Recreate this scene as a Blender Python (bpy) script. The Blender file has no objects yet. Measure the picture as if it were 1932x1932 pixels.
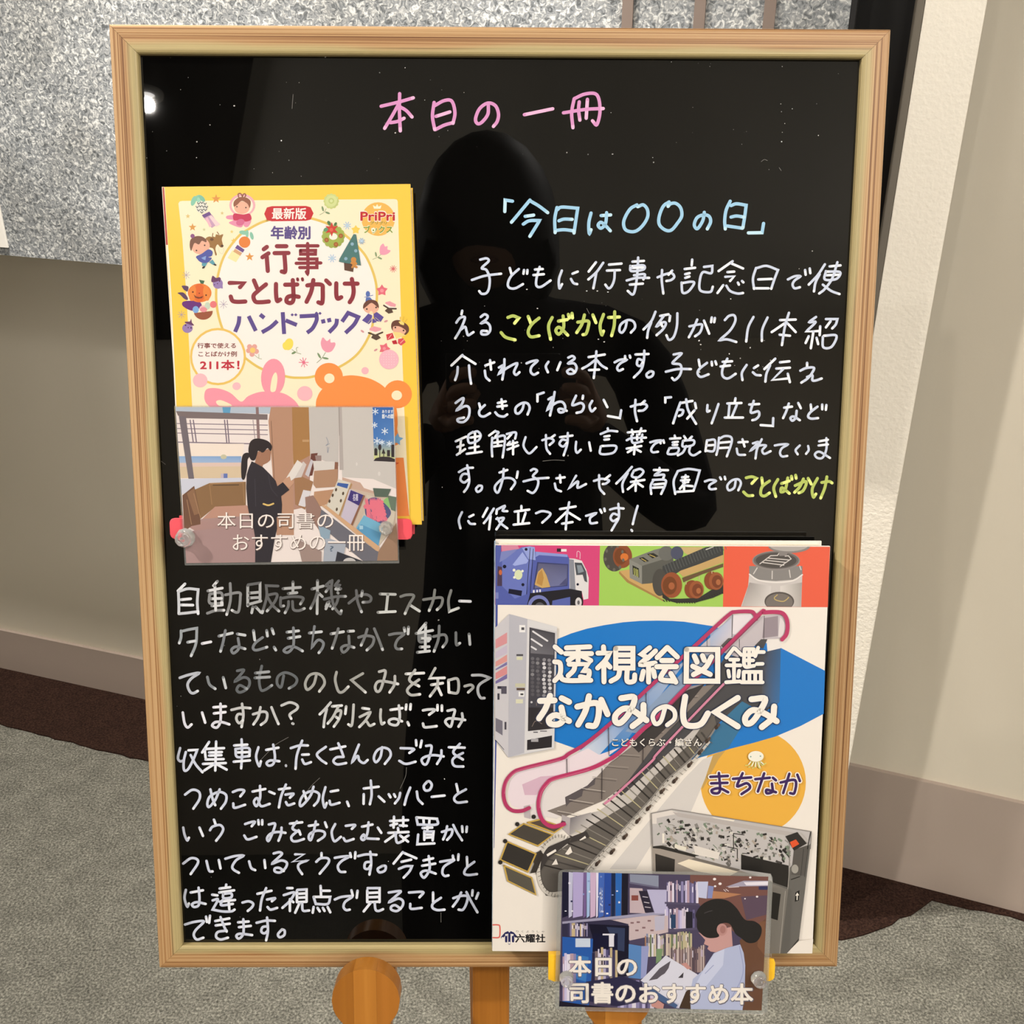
import bpy, bmesh, math, random
import numpy as np
from mathutils import Vector, Matrix
from mathutils.geometry import tessellate_polygon

# ------------------------------------------------------------------ camera, world, lights, exposure
SC = bpy.context.scene
COL = SC.collection
PITCH = math.radians(25.8)
CAM = np.array([0.0, 0.0, 1.35])
F = 1932.0                                  # focal length in pixels of a 1932 frame

cam_data = bpy.data.cameras.new('camera')
cam_data.sensor_width = 36.0
cam_data.lens = 36.0 * F / 1932.0
cam_data.clip_start = 0.02
cam = bpy.data.objects.new('camera', cam_data)
COL.objects.link(cam)
cam.location = CAM
cam.rotation_euler = (math.pi / 2 - PITCH, 0, 0)
SC.camera = cam

SC.view_settings.view_transform = 'Standard'
SC.view_settings.look = 'None'
SC.view_settings.gamma = 1.0
SC.view_settings.use_curve_mapping = False
SC.view_settings.exposure = 0.0

wd = bpy.data.worlds.new('room_air')
SC.world = wd
wd.use_nodes = True
wd.node_tree.nodes['Background'].inputs[0].default_value = (0.9, 0.93, 1.0, 1)
wd.node_tree.nodes['Background'].inputs[1].default_value = 0.25

def spot(name, loc, aim, power, size_deg, blend, radius, color=(1, 0.93, 0.84)):
    d = bpy.data.lights.new(name, 'SPOT')
    d.energy = power; d.spot_size = math.radians(size_deg); d.spot_blend = blend
    d.shadow_soft_size = radius; d.color = color
    o = bpy.data.objects.new(name, d); COL.objects.link(o)
    o.location = loc
    o.rotation_euler = (Vector(aim) - Vector(loc)).to_track_quat('-Z', 'Y').to_euler()
    return o

def area(name, loc, aim, power, sx, sy, color=(1, 0.95, 0.88)):
    d = bpy.data.lights.new(name, 'AREA')
    d.shape = 'RECTANGLE'; d.size = sx; d.size_y = sy; d.energy = power; d.color = color
    o = bpy.data.objects.new(name, d); COL.objects.link(o)
    o.location = loc
    o.rotation_euler = (Vector(aim) - Vector(loc)).to_track_quat('-Z', 'Y').to_euler()
    return o

# ceiling downlights (their fittings are built further down) and added, unseen fill panels and uplights
spot('downlight_beam', (-1.035, -1.615, 2.60), (0.0, 0.6, 1.0), 30, 34, 0.6, 0.02)
spot('downlight_beam', (-1.45, 0.10, 2.60), (0.75, 1.35, 0.7), 140, 62, 0.5, 0.045)
spot('downlight_beam', (-0.60, 1.12, 2.60), (-0.75, 1.60, 0.3), 250, 90, 0.5, 0.04)
area('fill_panel_light', (0.9, -0.8, 2.66), (0.9, -0.8, 0), 33, 1.2, 0.3)
area('fill_panel_light', (-2.3, -0.6, 2.66), (-2.3, -0.6, 0), 45, 0.3, 1.2)
area('fill_panel_light', (2.2, -1.6, 2.66), (2.2, -1.6, 0), 34, 0.3, 1.2)
area('upfill', (-2.6, -2.2, 2.06), (-1.6, -2.2, 2.7), 60, 0.1, 1.8)
area('upfill', (2.9, -2.2, 2.06), (1.6, -2.2, 2.7), 60, 0.1, 1.8)

# ------------------------------------------------------------------ the board's own frame (metres), 17 degrees back from vertical
B_O = np.array([-0.23862976, 0.48808073, 0.77151379])
B_X = np.array([0.99995606, 0.00706636, -0.00615913])
B_Y = np.array([0.0038296, 0.29175944, 0.95648406])
B_N = np.array([0.00855584, -0.95646563, 0.29171956])
PROUD = 0.005                               # frame front stands this far before the panel
B_O = B_O - B_N * PROUD                     # origin: lower left corner of the frame, on the panel's face
BW, BH = 0.46, 0.6013
B_M = Matrix(((B_X[0], B_Y[0], B_N[0], B_O[0]), (B_X[1], B_Y[1], B_N[1], B_O[1]),
              (B_X[2], B_Y[2], B_N[2], B_O[2]), (0, 0, 0, 1)))
SP, CP = math.sin(PITCH), math.cos(PITCH)

def rays(p):
    """measured picture points -> directions in the room"""
    p = np.asarray(p, float).reshape(-1, 2)
    x = (p[:, 0] - 966) / F; y = -(p[:, 1] - 966) / F
    return np.stack([x, y * SP + CP, y * CP - SP], 1)

def onb(p, z=0.0):
    """measured points -> x, y in the board's frame on the parallel plane z metres before the panel"""
    d = rays(p)
    Q = B_O + B_N * z
    t = ((Q - CAM) @ B_N) / (d @ B_N)
    P = CAM + d * t[:, None] - B_O
    return np.stack([P @ B_X, P @ B_Y], 1)

def s2l(c):
    return c / 12.92 if c <= 0.04045 else ((c + 0.055) / 1.055) ** 2.4
def hexc(h, k=1.0):
    h = h.lstrip('#')
    return tuple(min(1.0, s2l(int(h[i:i + 2], 16) / 255) * k) for i in (0, 2, 4))

# ------------------------------------------------------------------ object helpers
def link(name, me, mat=None, parent=None):
    o = bpy.data.objects.new(name, me); COL.objects.link(o)
    if mat is not None and me is not None and hasattr(me, 'materials') and len(me.materials) == 0:
        me.materials.append(mat)
    if parent is not None: o.parent = parent
    return o
def tag(o, label=None, cat=None, group=None, kind=None):
    if label: o['label'] = label
    if cat: o['category'] = cat
    if group: o['group'] = group
    if kind: o['kind'] = kind
    return o
def empty(name, M):
    o = bpy.data.objects.new(name, None); COL.objects.link(o)
    o.empty_display_size = 0.05
    o.matrix_world = M
    return o
def board_empty(name, x, y, z):
    return empty(name, B_M @ Matrix.Translation((x, y, z)))
def mesh(name, v, f, smooth=False):
    me = bpy.data.meshes.new(name); me.from_pydata([tuple(a) for a in v], [], f); me.update()
    if smooth:
        for p in me.polygons: p.use_smooth = True
    return me
def bm_mesh(name, bm, smooth=False):
    me = bpy.data.meshes.new(name); bm.normal_update(); bm.to_mesh(me); bm.free()
    if smooth:
        for p in me.polygons: p.use_smooth = True
    return me
def box(bm, x0, x1, y0, y1, z0, z1):
    vs = [bm.verts.new(c) for c in ((x0, y0, z0), (x1, y0, z0), (x1, y1, z0), (x0, y1, z0),
                                    (x0, y0, z1), (x1, y0, z1), (x1, y1, z1), (x0, y1, z1))]
    for q in ((3, 2, 1, 0), (4, 5, 6, 7), (0, 1, 5, 4), (1, 2, 6, 5), (2, 3, 7, 6), (3, 0, 4, 7)):
        bm.faces.new([vs[i] for i in q])
    return vs
def bevel(bm, w, seg=2):
    bmesh.ops.bevel(bm, geom=list(bm.edges), offset=w, segments=seg, affect='EDGES', profile=0.6)
def prism(bm, pts, z0, z1):
    """closed outline (counter-clockwise) from z0 to z1"""
    a = [bm.verts.new((p[0], p[1], z0)) for p in pts]; b = [bm.verts.new((p[0], p[1], z1)) for p in pts]
    n = len(pts)
    bm.faces.new(list(reversed(a))); bm.faces.new(b)
    for i in range(n):
        bm.faces.new((a[i], a[(i + 1) % n], b[(i + 1) % n], b[i]))
def boxobj(name, dims, mat, parent, bev=0.0, seg=2, smooth=False):
    bm = bmesh.new(); box(bm, *dims)
    if bev: bevel(bm, bev, seg)
    return link(name, bm_mesh(name, bm, smooth), mat, parent)

# ------------------------------------------------------------------ materials
def new_mat(name):
    m = bpy.data.materials.new(name); m.use_nodes = True
    nt = m.node_tree; b = nt.nodes['Principled BSDF']
    return m, nt, b
def plain(name, col, rough=0.5, spec=0.5, bump=0.0, bscale=400.0, vary=0.0, vscale=30.0, coat=0.0, metal=0.0):
    m, nt, b = new_mat(name)
    c = hexc(col) if isinstance(col, str) else col
    b.inputs['Base Color'].default_value = (*c, 1)
    b.inputs['Roughness'].default_value = rough
    b.inputs['Specular IOR Level'].default_value = spec
    b.inputs['Coat Weight'].default_value = coat
    b.inputs['Metallic'].default_value = metal
    tc = nt.nodes.new('ShaderNodeTexCoord')
    if vary:
        n = nt.nodes.new('ShaderNodeTexNoise'); n.inputs['Scale'].default_value = vscale; n.inputs['Detail'].default_value = 4
        nt.links.new(tc.outputs['Object'], n.inputs['Vector'])
        r = nt.nodes.new('ShaderNodeValToRGB'); r.color_ramp.elements[0].position = 0.3; r.color_ramp.elements[1].position = 0.7
        r.color_ramp.elements[0].color = (*[x * (1 - vary) for x in c], 1)
        r.color_ramp.elements[1].color = (*[min(1, x * (1 + vary)) for x in c], 1)
        nt.links.new(n.outputs['Fac'], r.inputs['Fac']); nt.links.new(r.outputs['Color'], b.inputs['Base Color'])
    if bump:
        n = nt.nodes.new('ShaderNodeTexNoise'); n.inputs['Scale'].default_value = bscale; n.inputs['Detail'].default_value = 3
        nt.links.new(tc.outputs['Object'], n.inputs['Vector'])
        bp = nt.nodes.new('ShaderNodeBump'); bp.inputs['Strength'].default_value = bump; bp.inputs['Distance'].default_value = 0.002
        nt.links.new(n.outputs['Fac'], bp.inputs['Height']); nt.links.new(bp.outputs['Normal'], b.inputs['Normal'])
    return m

def ramp(nt, stops, src):
    r = nt.nodes.new('ShaderNodeValToRGB'); e = r.color_ramp.elements
    while len(e) < len(stops): e.new(0.5)
    for i, (p, c) in enumerate(stops):
        e[i].position = p; e[i].color = (*(hexc(c) if isinstance(c, str) else c), 1)
    nt.links.new(src, r.inputs['Fac'])
    return r.outputs['Color']
def mix(nt, fac, a, b, mode='MIX'):
    n = nt.nodes.new('ShaderNodeMix'); n.data_type = 'RGBA'; n.blend_type = mode
    for k, v in ((0, fac), (6, a), (7, b)):
        if isinstance(v, (int, float)): n.inputs[k].default_value = v
        elif isinstance(v, tuple): n.inputs[k].default_value = (*v, 1)
        else: nt.links.new(v, n.inputs[k])
    return n.outputs[2]

def print_mat(name, rough=0.3, coat=0.0, k=1.0):
    m, nt, b = new_mat(name)
    a = nt.nodes.new('ShaderNodeVertexColor'); a.layer_name = 'ink'
    nt.links.new(a.outputs['Color'], b.inputs['Base Color'])
    b.inputs['Roughness'].default_value = rough
    b.inputs['Coat Weight'].default_value = coat; b.inputs['Coat Roughness'].default_value = 0.12
    return m

def wood(name, dark, mid, light, sap=None, width=0.016, lines=260.0, rough=0.5, length_axis=0, cr=(0.30, 0.5, 0.68)):
    """grain runs along local X; local Y runs from the inner (0) to the outer edge"""
    m, nt, b = new_mat(name)
    tc = nt.nodes.new('ShaderNodeTexCoord')
    mp = nt.nodes.new('ShaderNodeMapping')
    mp.inputs['Scale'].default_value = (1.2, lines, lines * 0.6) if length_axis == 0 else (lines, 1.2, lines * 0.6)
    nt.links.new(tc.outputs['Object'], mp.inputs['Vector'])
    oi = nt.nodes.new('ShaderNodeObjectInfo')
    add = nt.nodes.new('ShaderNodeVectorMath'); add.operation = 'ADD'
    cb = nt.nodes.new('ShaderNodeCombineXYZ')
    mu = nt.nodes.new('ShaderNodeMath'); mu.operation = 'MULTIPLY'; mu.inputs[1].default_value = 37.0
    nt.links.new(oi.outputs['Random'], mu.inputs[0]); nt.links.new(mu.outputs[0], cb.inputs[0]); nt.links.new(mu.outputs[0], cb.inputs[2])
    nt.links.new(mp.outputs['Vector'], add.inputs[0]); nt.links.new(cb.outputs[0], add.inputs[1])
    n = nt.nodes.new('ShaderNodeTexNoise'); n.inputs['Scale'].default_value = 1.6; n.inputs['Detail'].default_value = 5
    n.inputs['Distortion'].default_value = 0.6
    nt.links.new(add.outputs[0], n.inputs['Vector'])
    col = ramp(nt, [(cr[0], dark), (cr[1], mid), (cr[2], light)], n.outputs['Fac'])
    if sap:
        sx = nt.nodes.new('ShaderNodeSeparateXYZ'); nt.links.new(tc.outputs['Object'], sx.inputs[0])
        n2 = nt.nodes.new('ShaderNodeTexNoise'); n2.inputs['Scale'].default_value = 9.0; n2.inputs['Detail'].default_value = 1
        nt.links.new(tc.outputs['Object'], n2.inputs['Vector'])
        ma = nt.nodes.new('ShaderNodeMath'); ma.operation = 'MULTIPLY_ADD'
        ma.inputs[1].default_value = 0.010; nt.links.new(n2.outputs['Fac'], ma.inputs[0]); nt.links.new(sx.outputs['Y'], ma.inputs[2])
        mr = nt.nodes.new('ShaderNodeMapRange'); mr.inputs['From Min'].default_value = width * 0.52; mr.inputs['From Max'].default_value = width * 0.72
        mr.inputs['To Min'].default_value = 0.75; mr.inputs['To Max'].default_value = 0.0
        nt.links.new(ma.outputs[0], mr.inputs['Value'])
        col = mix(nt, mr.outputs['Result'], col, hexc(sap))
    nt.links.new(col, b.inputs['Base Color'])
    b.inputs['Roughness'].default_value = rough
    bp = nt.nodes.new('ShaderNodeBump'); bp.inputs['Strength'].default_value = 0.25; bp.inputs['Distance'].default_value = 0.0006
    nt.links.new(n.outputs['Fac'], bp.inputs['Height']); nt.links.new(bp.outputs['Normal'], b.inputs['Normal'])
    return m

# ------------------------------------------------------------------ flat print: outlines and strokes laid on a plane as thin ink layers
def smooth_path(p, closed=False, step=6):
    """rounded path through the points; a point given twice is a corner"""
    p = [tuple(a) for a in p]
    if len(p) < 3: return p
    runs, cur = [], [p[0]]
    for a in p[1:]:
        if a == cur[-1]:
            runs.append(cur); cur = [a]
        else: cur.append(a)
    runs.append(cur)
    out = []
    for r in runs:
        if len(r) < 3 and not closed:
            seg = r
        else:
            P = np.array(r, float)
            if closed: E = np.vstack([P[-1], P, P[0], P[1]])
            else: E = np.vstack([2 * P[0] - P[1], P, 2 * P[-1] - P[-2]])
            seg = []
            for i in range(1, len(E) - 2):
                a, b_, c, d = E[i - 1:i + 3]
                for k in range(step):
                    t = k / step
                    seg.append(tuple(0.5 * ((2 * b_) + (-a + c) * t + (2 * a - 5 * b_ + 4 * c - d) * t * t + (-a + 3 * b_ - 3 * c + d) * t ** 3)))
            if not closed: seg.append(tuple(E[-2]))
        out += seg if not out else (seg[1:] if seg and seg[0] == out[-1] else seg)
    return out

def ribbon(p, w, caps=True):
    """stroke outline pieces: list of (polygon, position along 0..1)"""
    P = np.array(p, float)
    if len(P) == 1: P = np.vstack([P, P + 0.01])
    keep = [0] + [i for i in range(1, len(P)) if np.hypot(*(P[i] - P[i - 1])) > 1e-6]
    P = P[keep]
    if len(P) < 2: P = np.vstack([P, P + [0.01, 0]])
    d = np.diff(P, axis=0); L = np.hypot(d[:, 0], d[:, 1]); d /= L[:, None]
    n = np.stack([-d[:, 1], d[:, 0]], 1)
    N = np.vstack([n[:1], (n[:-1] + n[1:]), n[-1:]])
    ln = np.hypot(N[:, 0], N[:, 1]); ln[ln < 0.3] = 0.3
    N /= ln[:, None]
    for i in range(1, len(P) - 1):
        c = max(0.6, abs(float(N[i] @ n[i]))); N[i] /= c
    A = P + N * w / 2; B = P - N * w / 2
    s = np.concatenate([[0], np.cumsum(L)]); T = s[-1]
    out = []
    for i in range(len(P) - 1):
        out.append(([A[i], A[i + 1], B[i + 1], B[i]], s[i], T - s[i + 1]))
    if caps:
        for c, q in ((P[0], 0), (P[-1], T)):
            out.append(([c + w / 2 * np.array([math.cos(a), math.sin(a)]) for a in np.linspace(0, 2 * math.pi, 11)[:-1]], q, T - q))
    return out

PRINT_INFO = False
FONT_CACHE = {}
def glyphs(text, bold=0.0, space=1.0):
    key = (text, bold, space)
    if key in FONT_CACHE: return FONT_CACHE[key]
    c = bpy.data.curves.new('lettering', 'FONT'); c.body = text; c.size = 1.0; c.offset = bold; c.resolution_u = 3
    c.space_character = space
    o = bpy.data.objects.new('lettering', c); COL.objects.link(o)
    bpy.context.view_layer.update()
    me = o.to_mesh()
    v = np.array([(a.co.x, a.co.y) for a in me.vertices]); f = [list(p.vertices) for p in me.polygons]
    o.to_mesh_clear()
    bpy.data.objects.remove(o); bpy.data.curves.remove(c)
    lo, hi = v.min(0), v.max(0)
    v = (v - lo) / (hi - lo)
    v[:, 1] = 1 - v[:, 1]
    FONT_CACHE[key] = (v, f)
    return v, f

class Print:
    """collects flat print for one plane (z before the panel), in the order it was inked"""
    def __init__(self, z, k=1.0, eps=1.4e-5, off=(0, 0, 0)):
        self.z, self.k, self.eps, self.off = z, k, eps, off
        self.tr = (0.0, 0.0, 1.0); self.items = []; self.clip = None
        self.boxes = []; self.lay = []
    def t(self, ox, oy, s): self.tr = (ox, oy, s); return self
    def pts(self, s):
        a = np.array([float(x) for x in s.split()] if isinstance(s, str) else s, float).reshape(-1, 2)
        return a / self.tr[2] + np.array(self.tr[:2])
    def _add(self, polys, cols, subs=None):
        """polys: outlines in picture units; cols: one colour per polygon or per point"""
        tris = []
        for P, c, sb in zip(polys, cols, subs or [0] * len(polys)):
            P = np.asarray(P, float)
            per = isinstance(c, list)
            if len(P) > 4 or self.clip is not None or not per:
                if len(P) == 3: T = [(0, 1, 2)]
                elif len(P) == 4 and not self._concave(P): T = [(0, 1, 2), (0, 2, 3)]
                else: T = tessellate_polygon([[Vector((a[0], a[1], 0)) for a in P]])
            else: T = [(0, 1, 2), (0, 2, 3)] if len(P) == 4 else [(0, 1, 2)]
            for t in T:
                q = [(P[i][0], P[i][1], *(c[i] if per else c)) for i in t]
                if self.clip is not None:
                    q = self._clip(q)
                    if len(q) < 3: continue
                tris.append((q, sb))
        if not tris: return
        al = np.array([v[:2] for q, _ in tris for v in q])
        lo, hi = al.min(0), al.max(0)
        lay = 0
        if self.boxes:
            Bx = np.array(self.boxes); L = np.array(self.lay)
            m = (Bx[:, 0] < hi[0]) & (Bx[:, 2] > lo[0]) & (Bx[:, 1] < hi[1]) & (Bx[:, 3] > lo[1])
            if m.any(): lay = int(L[m].max()) + 1
        self.boxes.append((*lo, *hi)); self.lay.append(lay)
        self.items.append((tris, lay))
    @staticmethod
    def _concave(P):
        s = [np.cross(P[(i + 1) % 4] - P[i], P[(i + 2) % 4] - P[(i + 1) % 4]) for i in range(4)]
        return not (all(a >= 0 for a in s) or all(a <= 0 for a in s))
    def _clip(self, q):
        C = self.clip; n = len(C)
        for i in range(n):
            a, b = C[i], C[(i + 1) % n]
            side = lambda p: (b[0] - a[0]) * (p[1] - a[1]) - (b[1] - a[1]) * (p[0] - a[0])
            out = []
            for j in range(len(q)):
                p, r = q[j], q[(j + 1) % len(q)]
                sp, sr = side(p), side(r)
                if sp >= 0: out.append(p)
                if (sp >= 0) != (sr >= 0):
                    t = sp / (sp - sr); out.append(tuple(p[k] + (r[k] - p[k]) * t for k in range(5)))
            q = out
            if len(q) < 3: return []
        return q
    def setclip(self, P=None):
        if P is None: self.clip = None; return
        P = [tuple(a) for a in self.pts(P)]
        ar = sum(P[i][0] * P[(i + 1) % len(P)][1] - P[(i + 1) % len(P)][0] * P[i][1] for i in range(len(P)))
        self.clip = P if ar > 0 else P[::-1]
    def c(self, h): return hexc(h, self.k)
    def poly(self, col, s, smooth=False):
        P = self.pts(s)
        if smooth: P = smooth_path([tuple(a) for a in P], True, 5)
        self._add([P], [self.c(col)])
    def grad(self, cols, s):
        self._add([self.pts(s)], [[self.c(h) for h in cols]])
    def line(self, col, w, *ss, caps=True, smooth=True, closed=False):
        P, C, S = [], [], []
        for j, s in enumerate(ss):
            p = [tuple(a) for a in self.pts(s)]
            if smooth: p = smooth_path(p, closed)
            if closed: p = p + [p[0]]
            for i, (q, _, _) in enumerate(ribbon(p, w, caps)):
                P.append(q); C.append(self.c(col)); S.append(j % 6 * 3 + (i % 2 if len(q) == 4 else 2))
        self._add(P, C, S)
    def ell(self, col, cx, cy, rx, ry=None, rot=0, n=28, a0=0, a1=360):
        ry = rx if ry is None else ry
        r = math.radians(rot); q = []
        for k in range(n + (a1 - a0 < 360)):
            a = math.radians(a0 + (a1 - a0) * k / n)
            x, y = rx * math.cos(a), ry * math.sin(a)
            q += [cx + x * math.cos(r) - y * math.sin(r), cy + x * math.sin(r) + y * math.cos(r)]
        self.poly(col, q)
    def star(self, col, cx, cy, r, n=5, inner=0.42, rot=-90):
        q = []
        for k in range(2 * n):
            a = math.radians(rot + 180 / n * k); rr = r if k % 2 == 0 else r * inner
            q += [cx + rr * math.cos(a), cy + rr * math.sin(a)]
        self.poly(col, q)
    def burst(self, col, cx, cy, r, w, n=8, rot=0):
        L = []
        for k in range(n // 2):
            a = math.radians(rot + 360 / n * k)
            L.append([cx - r * math.cos(a), cy - r * math.sin(a), cx + r * math.cos(a), cy + r * math.sin(a)])
        self.line(col, w, *L, smooth=False)
    def rect(self, col, x0, y0, x1, y1): self.poly(col, [x0, y0, x1, y0, x1, y1, x0, y1])
    def text(self, col, s, x0, y0, x1, y1, bold=0.0, skew=0.0, slope=0.0, space=1.0):
        v, f = glyphs(s, 0.0, space)
        P = np.stack([x0 + v[:, 0] * (x1 - x0) + skew * (1 - v[:, 1]) * (y1 - y0), y0 + v[:, 1] * (y1 - y0) + slope * v[:, 0] * (x1 - x0)], 1)
        P = P / self.tr[2] + np.array(self.tr[:2])
        c = self.c(col)
        d = bold * 0.9 * (y1 - y0) / self.tr[2]
        polys = [P[q] for q in f]; S = [0] * len(f)
        if d > 0:
            for k in range(6):
                s_ = np.array([math.cos(k * math.pi / 3), math.sin(k * math.pi / 3)]) * d
                polys += [P[q] + s_ for q in f]; S += [2 * k + 2] * len(f)
        self._add(polys, [c] * len(polys), S)
    def ink(self, col, tip, w, ss):
        """marker strokes: thin body, the colour pooled where the pen lifts"""
        P, C, S = [], [], []
        a, b = np.array(self.c(col)), np.array(self.c(tip))
        for j, s in enumerate(ss):
            p = smooth_path([tuple(q) for q in self.pts(s)])
            for i, (q, s0, s1) in enumerate(ribbon(p, w)):
                k = max(0.0, 1 - s1 / (w * 0.7))
                P.append(q); C.append(tuple(a + (b - a) * k)); S.append(j % 6 * 3 + (i % 2 if len(q) == 4 else 2))
        self._add(P, C, S)
    def build(self, name, mat, parent, thick=0.0):
        V, Fc, Cc = [], [], []
        for tris, lay in self.items:
            z0 = self.z + lay * self.eps + thick
            P = np.array([v[:2] for q, _ in tris for v in q]); L = onb(P, z0)
            i = 0
            for q, sb in tris:
                z = z0 + sb * 6e-7; b = len(V); m = len(q)
                for k in range(m):
                    V.append((L[i + k][0] - self.off[0], L[i + k][1] - self.off[1], z - self.off[2]))
                idx = list(range(b, b + m))
                A = np.array([V[j][:2] for j in idx])
                ar = sum(A[j][0] * A[(j + 1) % m][1] - A[(j + 1) % m][0] * A[j][1] for j in range(m))
                cs = [v[2:5] for v in q]
                if ar < 0: idx.reverse(); cs.reverse()
                Fc.append(idx); Cc += cs; i += m
        if PRINT_INFO: print('PRINT', name, 'layers', max(self.lay), 'faces', len(Fc))
        me = mesh(name, V, Fc)
        at = me.color_attributes.new('ink', 'FLOAT_COLOR', 'CORNER')
        arr = np.ones((len(Cc), 4), np.float32); arr[:, :3] = Cc
        at.data.foreach_set('color', arr.ravel())
        return link(name, me, mat, parent)
# ================================================================== the setting
def fl(px, py, z=0.0):
    d = rays([(px, py)])[0]; return CAM + d * ((z - CAM[2]) / d[2])

def speckle_mat():
    m, nt, b = new_mat('speckled_board')
    tc = nt.nodes.new('ShaderNodeTexCoord')
    n = nt.nodes.new('ShaderNodeTexNoise'); n.inputs['Scale'].default_value = 165; n.inputs['Detail'].default_value = 2.5; n.inputs['Distortion'].default_value = 1.2
    nt.links.new(tc.outputs['Object'], n.inputs['Vector'])
    c = ramp(nt, [(0.32, '#55595c'), (0.43, '#80858a'), (0.54, '#999c9e'), (0.66, '#d2d4d4')], n.outputs['Fac'])
    n2 = nt.nodes.new('ShaderNodeTexNoise'); n2.inputs['Scale'].default_value = 7; n2.inputs['Detail'].default_value = 2
    nt.links.new(tc.outputs['Object'], n2.inputs['Vector'])
    w = ramp(nt, [(0.35, '#d8d6d2'), (0.65, '#ffffff')], n2.outputs['Fac'])
    nt.links.new(mix(nt, 0.8, c, w, 'MULTIPLY'), b.inputs['Base Color'])
    b.inputs['Roughness'].default_value = 0.75
    bp = nt.nodes.new('ShaderNodeBump'); bp.inputs['Strength'].default_value = 0.5; bp.inputs['Distance'].default_value = 0.002
    nt.links.new(n.outputs['Fac'], bp.inputs['Height']); nt.links.new(bp.outputs['Normal'], b.inputs['Normal'])
    return m
def carpet_mat(name, a, b_, c_, big=0.25):
    m, nt, b = new_mat(name)
    tc = nt.nodes.new('ShaderNodeTexCoord')
    n = nt.nodes.new('ShaderNodeTexNoise'); n.inputs['Scale'].default_value = 260; n.inputs['Detail'].default_value = 4; n.inputs['Roughness'].default_value = 0.7
    nt.links.new(tc.outputs['Object'], n.inputs['Vector'])
    c = ramp(nt, [(0.32, a), (0.5, b_), (0.70, c_)], n.outputs['Fac'])
    n2 = nt.nodes.new('ShaderNodeTexNoise'); n2.inputs['Scale'].default_value = 26; n2.inputs['Detail'].default_value = 5
    nt.links.new(tc.outputs['Object'], n2.inputs['Vector'])
    w = ramp(nt, [(0.38, (1 - big,) * 3), (0.62, (1, 1, 1))], n2.outputs['Fac'])
    nt.links.new(mix(nt, 1.0, c, w, 'MULTIPLY'), b.inputs['Base Color'])
    b.inputs['Roughness'].default_value = 0.95; b.inputs['Specular IOR Level'].default_value = 0.15
    bp = nt.nodes.new('ShaderNodeBump'); bp.inputs['Strength'].default_value = 0.8; bp.inputs['Distance'].default_value = 0.004
    nt.links.new(n.outputs['Fac'], bp.inputs['Height']); nt.links.new(bp.outputs['Normal'], b.inputs['Normal'])
    return m

M_wall = plain('painted_wall', '#ded6c6', 0.85, 0.2, bump=0.10, bscale=130)
M_post = plain('stippled_paint', '#ece6da', 0.8, 0.2, bump=0.55, bscale=190)
M_plinth = plain('taupe_plinth', '#b0a197', 0.7, 0.3, bump=0.08, bscale=160)
M_speck = speckle_mat()
M_carpet = carpet_mat('grey_green_carpet', '#46463f', '#7f7e76', '#b9b8ab', 0.20)
M_border = carpet_mat('dark_brown_carpet', '#1e110d', '#35231c', '#4c362c', 0.15)
M_black = plain('black_paint_and_shade', '#0d0d0f', 0.5, 0.4)  # end cap paint, also the dark gaps under and beside the partition
M_ceil = plain('white_ceiling', '#e4e0d6', 0.9, 0.1)
M_soffit = plain('added_dark_soffit', '#2a241f', 0.8, 0.2)
M_room = plain('room_wall_paint', '#cfc6b6', 0.9, 0.1)
M_strip = plain('bronze_strip', '#75675f', 0.45, 0.5)
M_steel = plain('grey_steel', '#8d867b', 0.45, 0.5)

bm = bmesh.new(); box(bm, -4, 4, -4.2, 3.2, -0.05, 0)
tag(link('floor', bm_mesh('floor', bm), M_carpet), kind='structure')
bm = bmesh.new(); box(bm, -4, 4, -4.2, 3.2, 2.70, 2.75)
tag(link('ceiling', bm_mesh('ceiling', bm), M_ceil), kind='structure')
bm = bmesh.new(); prism(bm, [(-3.95, -4.0), (-1.53, -4.0), (-0.14, 0.2), (-3.95, 0.2)], 2.64, 2.70)
tag(link('trim_added_soffit', bm_mesh('trim_added_soffit', bm), M_soffit), kind='structure')  # added unseen soffit, angled to darken the upper left of the board's reflection
for nm, d in (('wall_left', (-4, -3.95, -4.2, 3.2)), ('wall_right', (3.95, 4, -4.2, 3.2)), ('wall_rear', (-3.95, 3.95, -4.2, -4.15))):
    bm = bmesh.new(); box(bm, *d, 0, 2.7)
    tag(link(nm, bm_mesh(nm, bm), M_room), kind='structure')

# the long, slightly bowed wall behind the board
W = [(-3.95, 2.88), (-1.1825, 1.9742), (-0.8128, 1.8535), (0.5888, 1.3560), (0.8581, 1.2537), (3.95, 0.079)]
def along(path, n=8):
    P = [np.array(p) for p in path]; out = []
    for i in range(len(P) - 1):
        for k in range(n): out.append(P[i] + (P[i + 1] - P[i]) * k / n)
    return out + [P[-1]]
def strip_wall(name, path, z0, z1, off, thick, mat, bev=0.0):
    P = along(path, 2); v, f = [], []
    nn = []
    for i in range(len(P)):
        d = (P[min(i + 1, len(P) - 1)] - P[max(i - 1, 0)]); d /= np.hypot(*d); nn.append(np.array([d[1], -d[0]]))
    for p, n in zip(P, nn):
        a = p + n * off; b = p + n * (off - thick)
        v += [(a[0], a[1], z0), (a[0], a[1], z1), (b[0], b[1], z1), (b[0], b[1], z0)]
    for i in range(len(P) - 1):
        o, q = i * 4, i * 4 + 4
        for k in range(4):
            f.append((o + k, q + k, q + (k + 1) % 4, o + (k + 1) % 4))
    f += [(0, 1, 2, 3), tuple(len(v) - 4 + k for k in (3, 2, 1, 0))]
    return link(name, mesh(name, v, f), mat)
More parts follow.
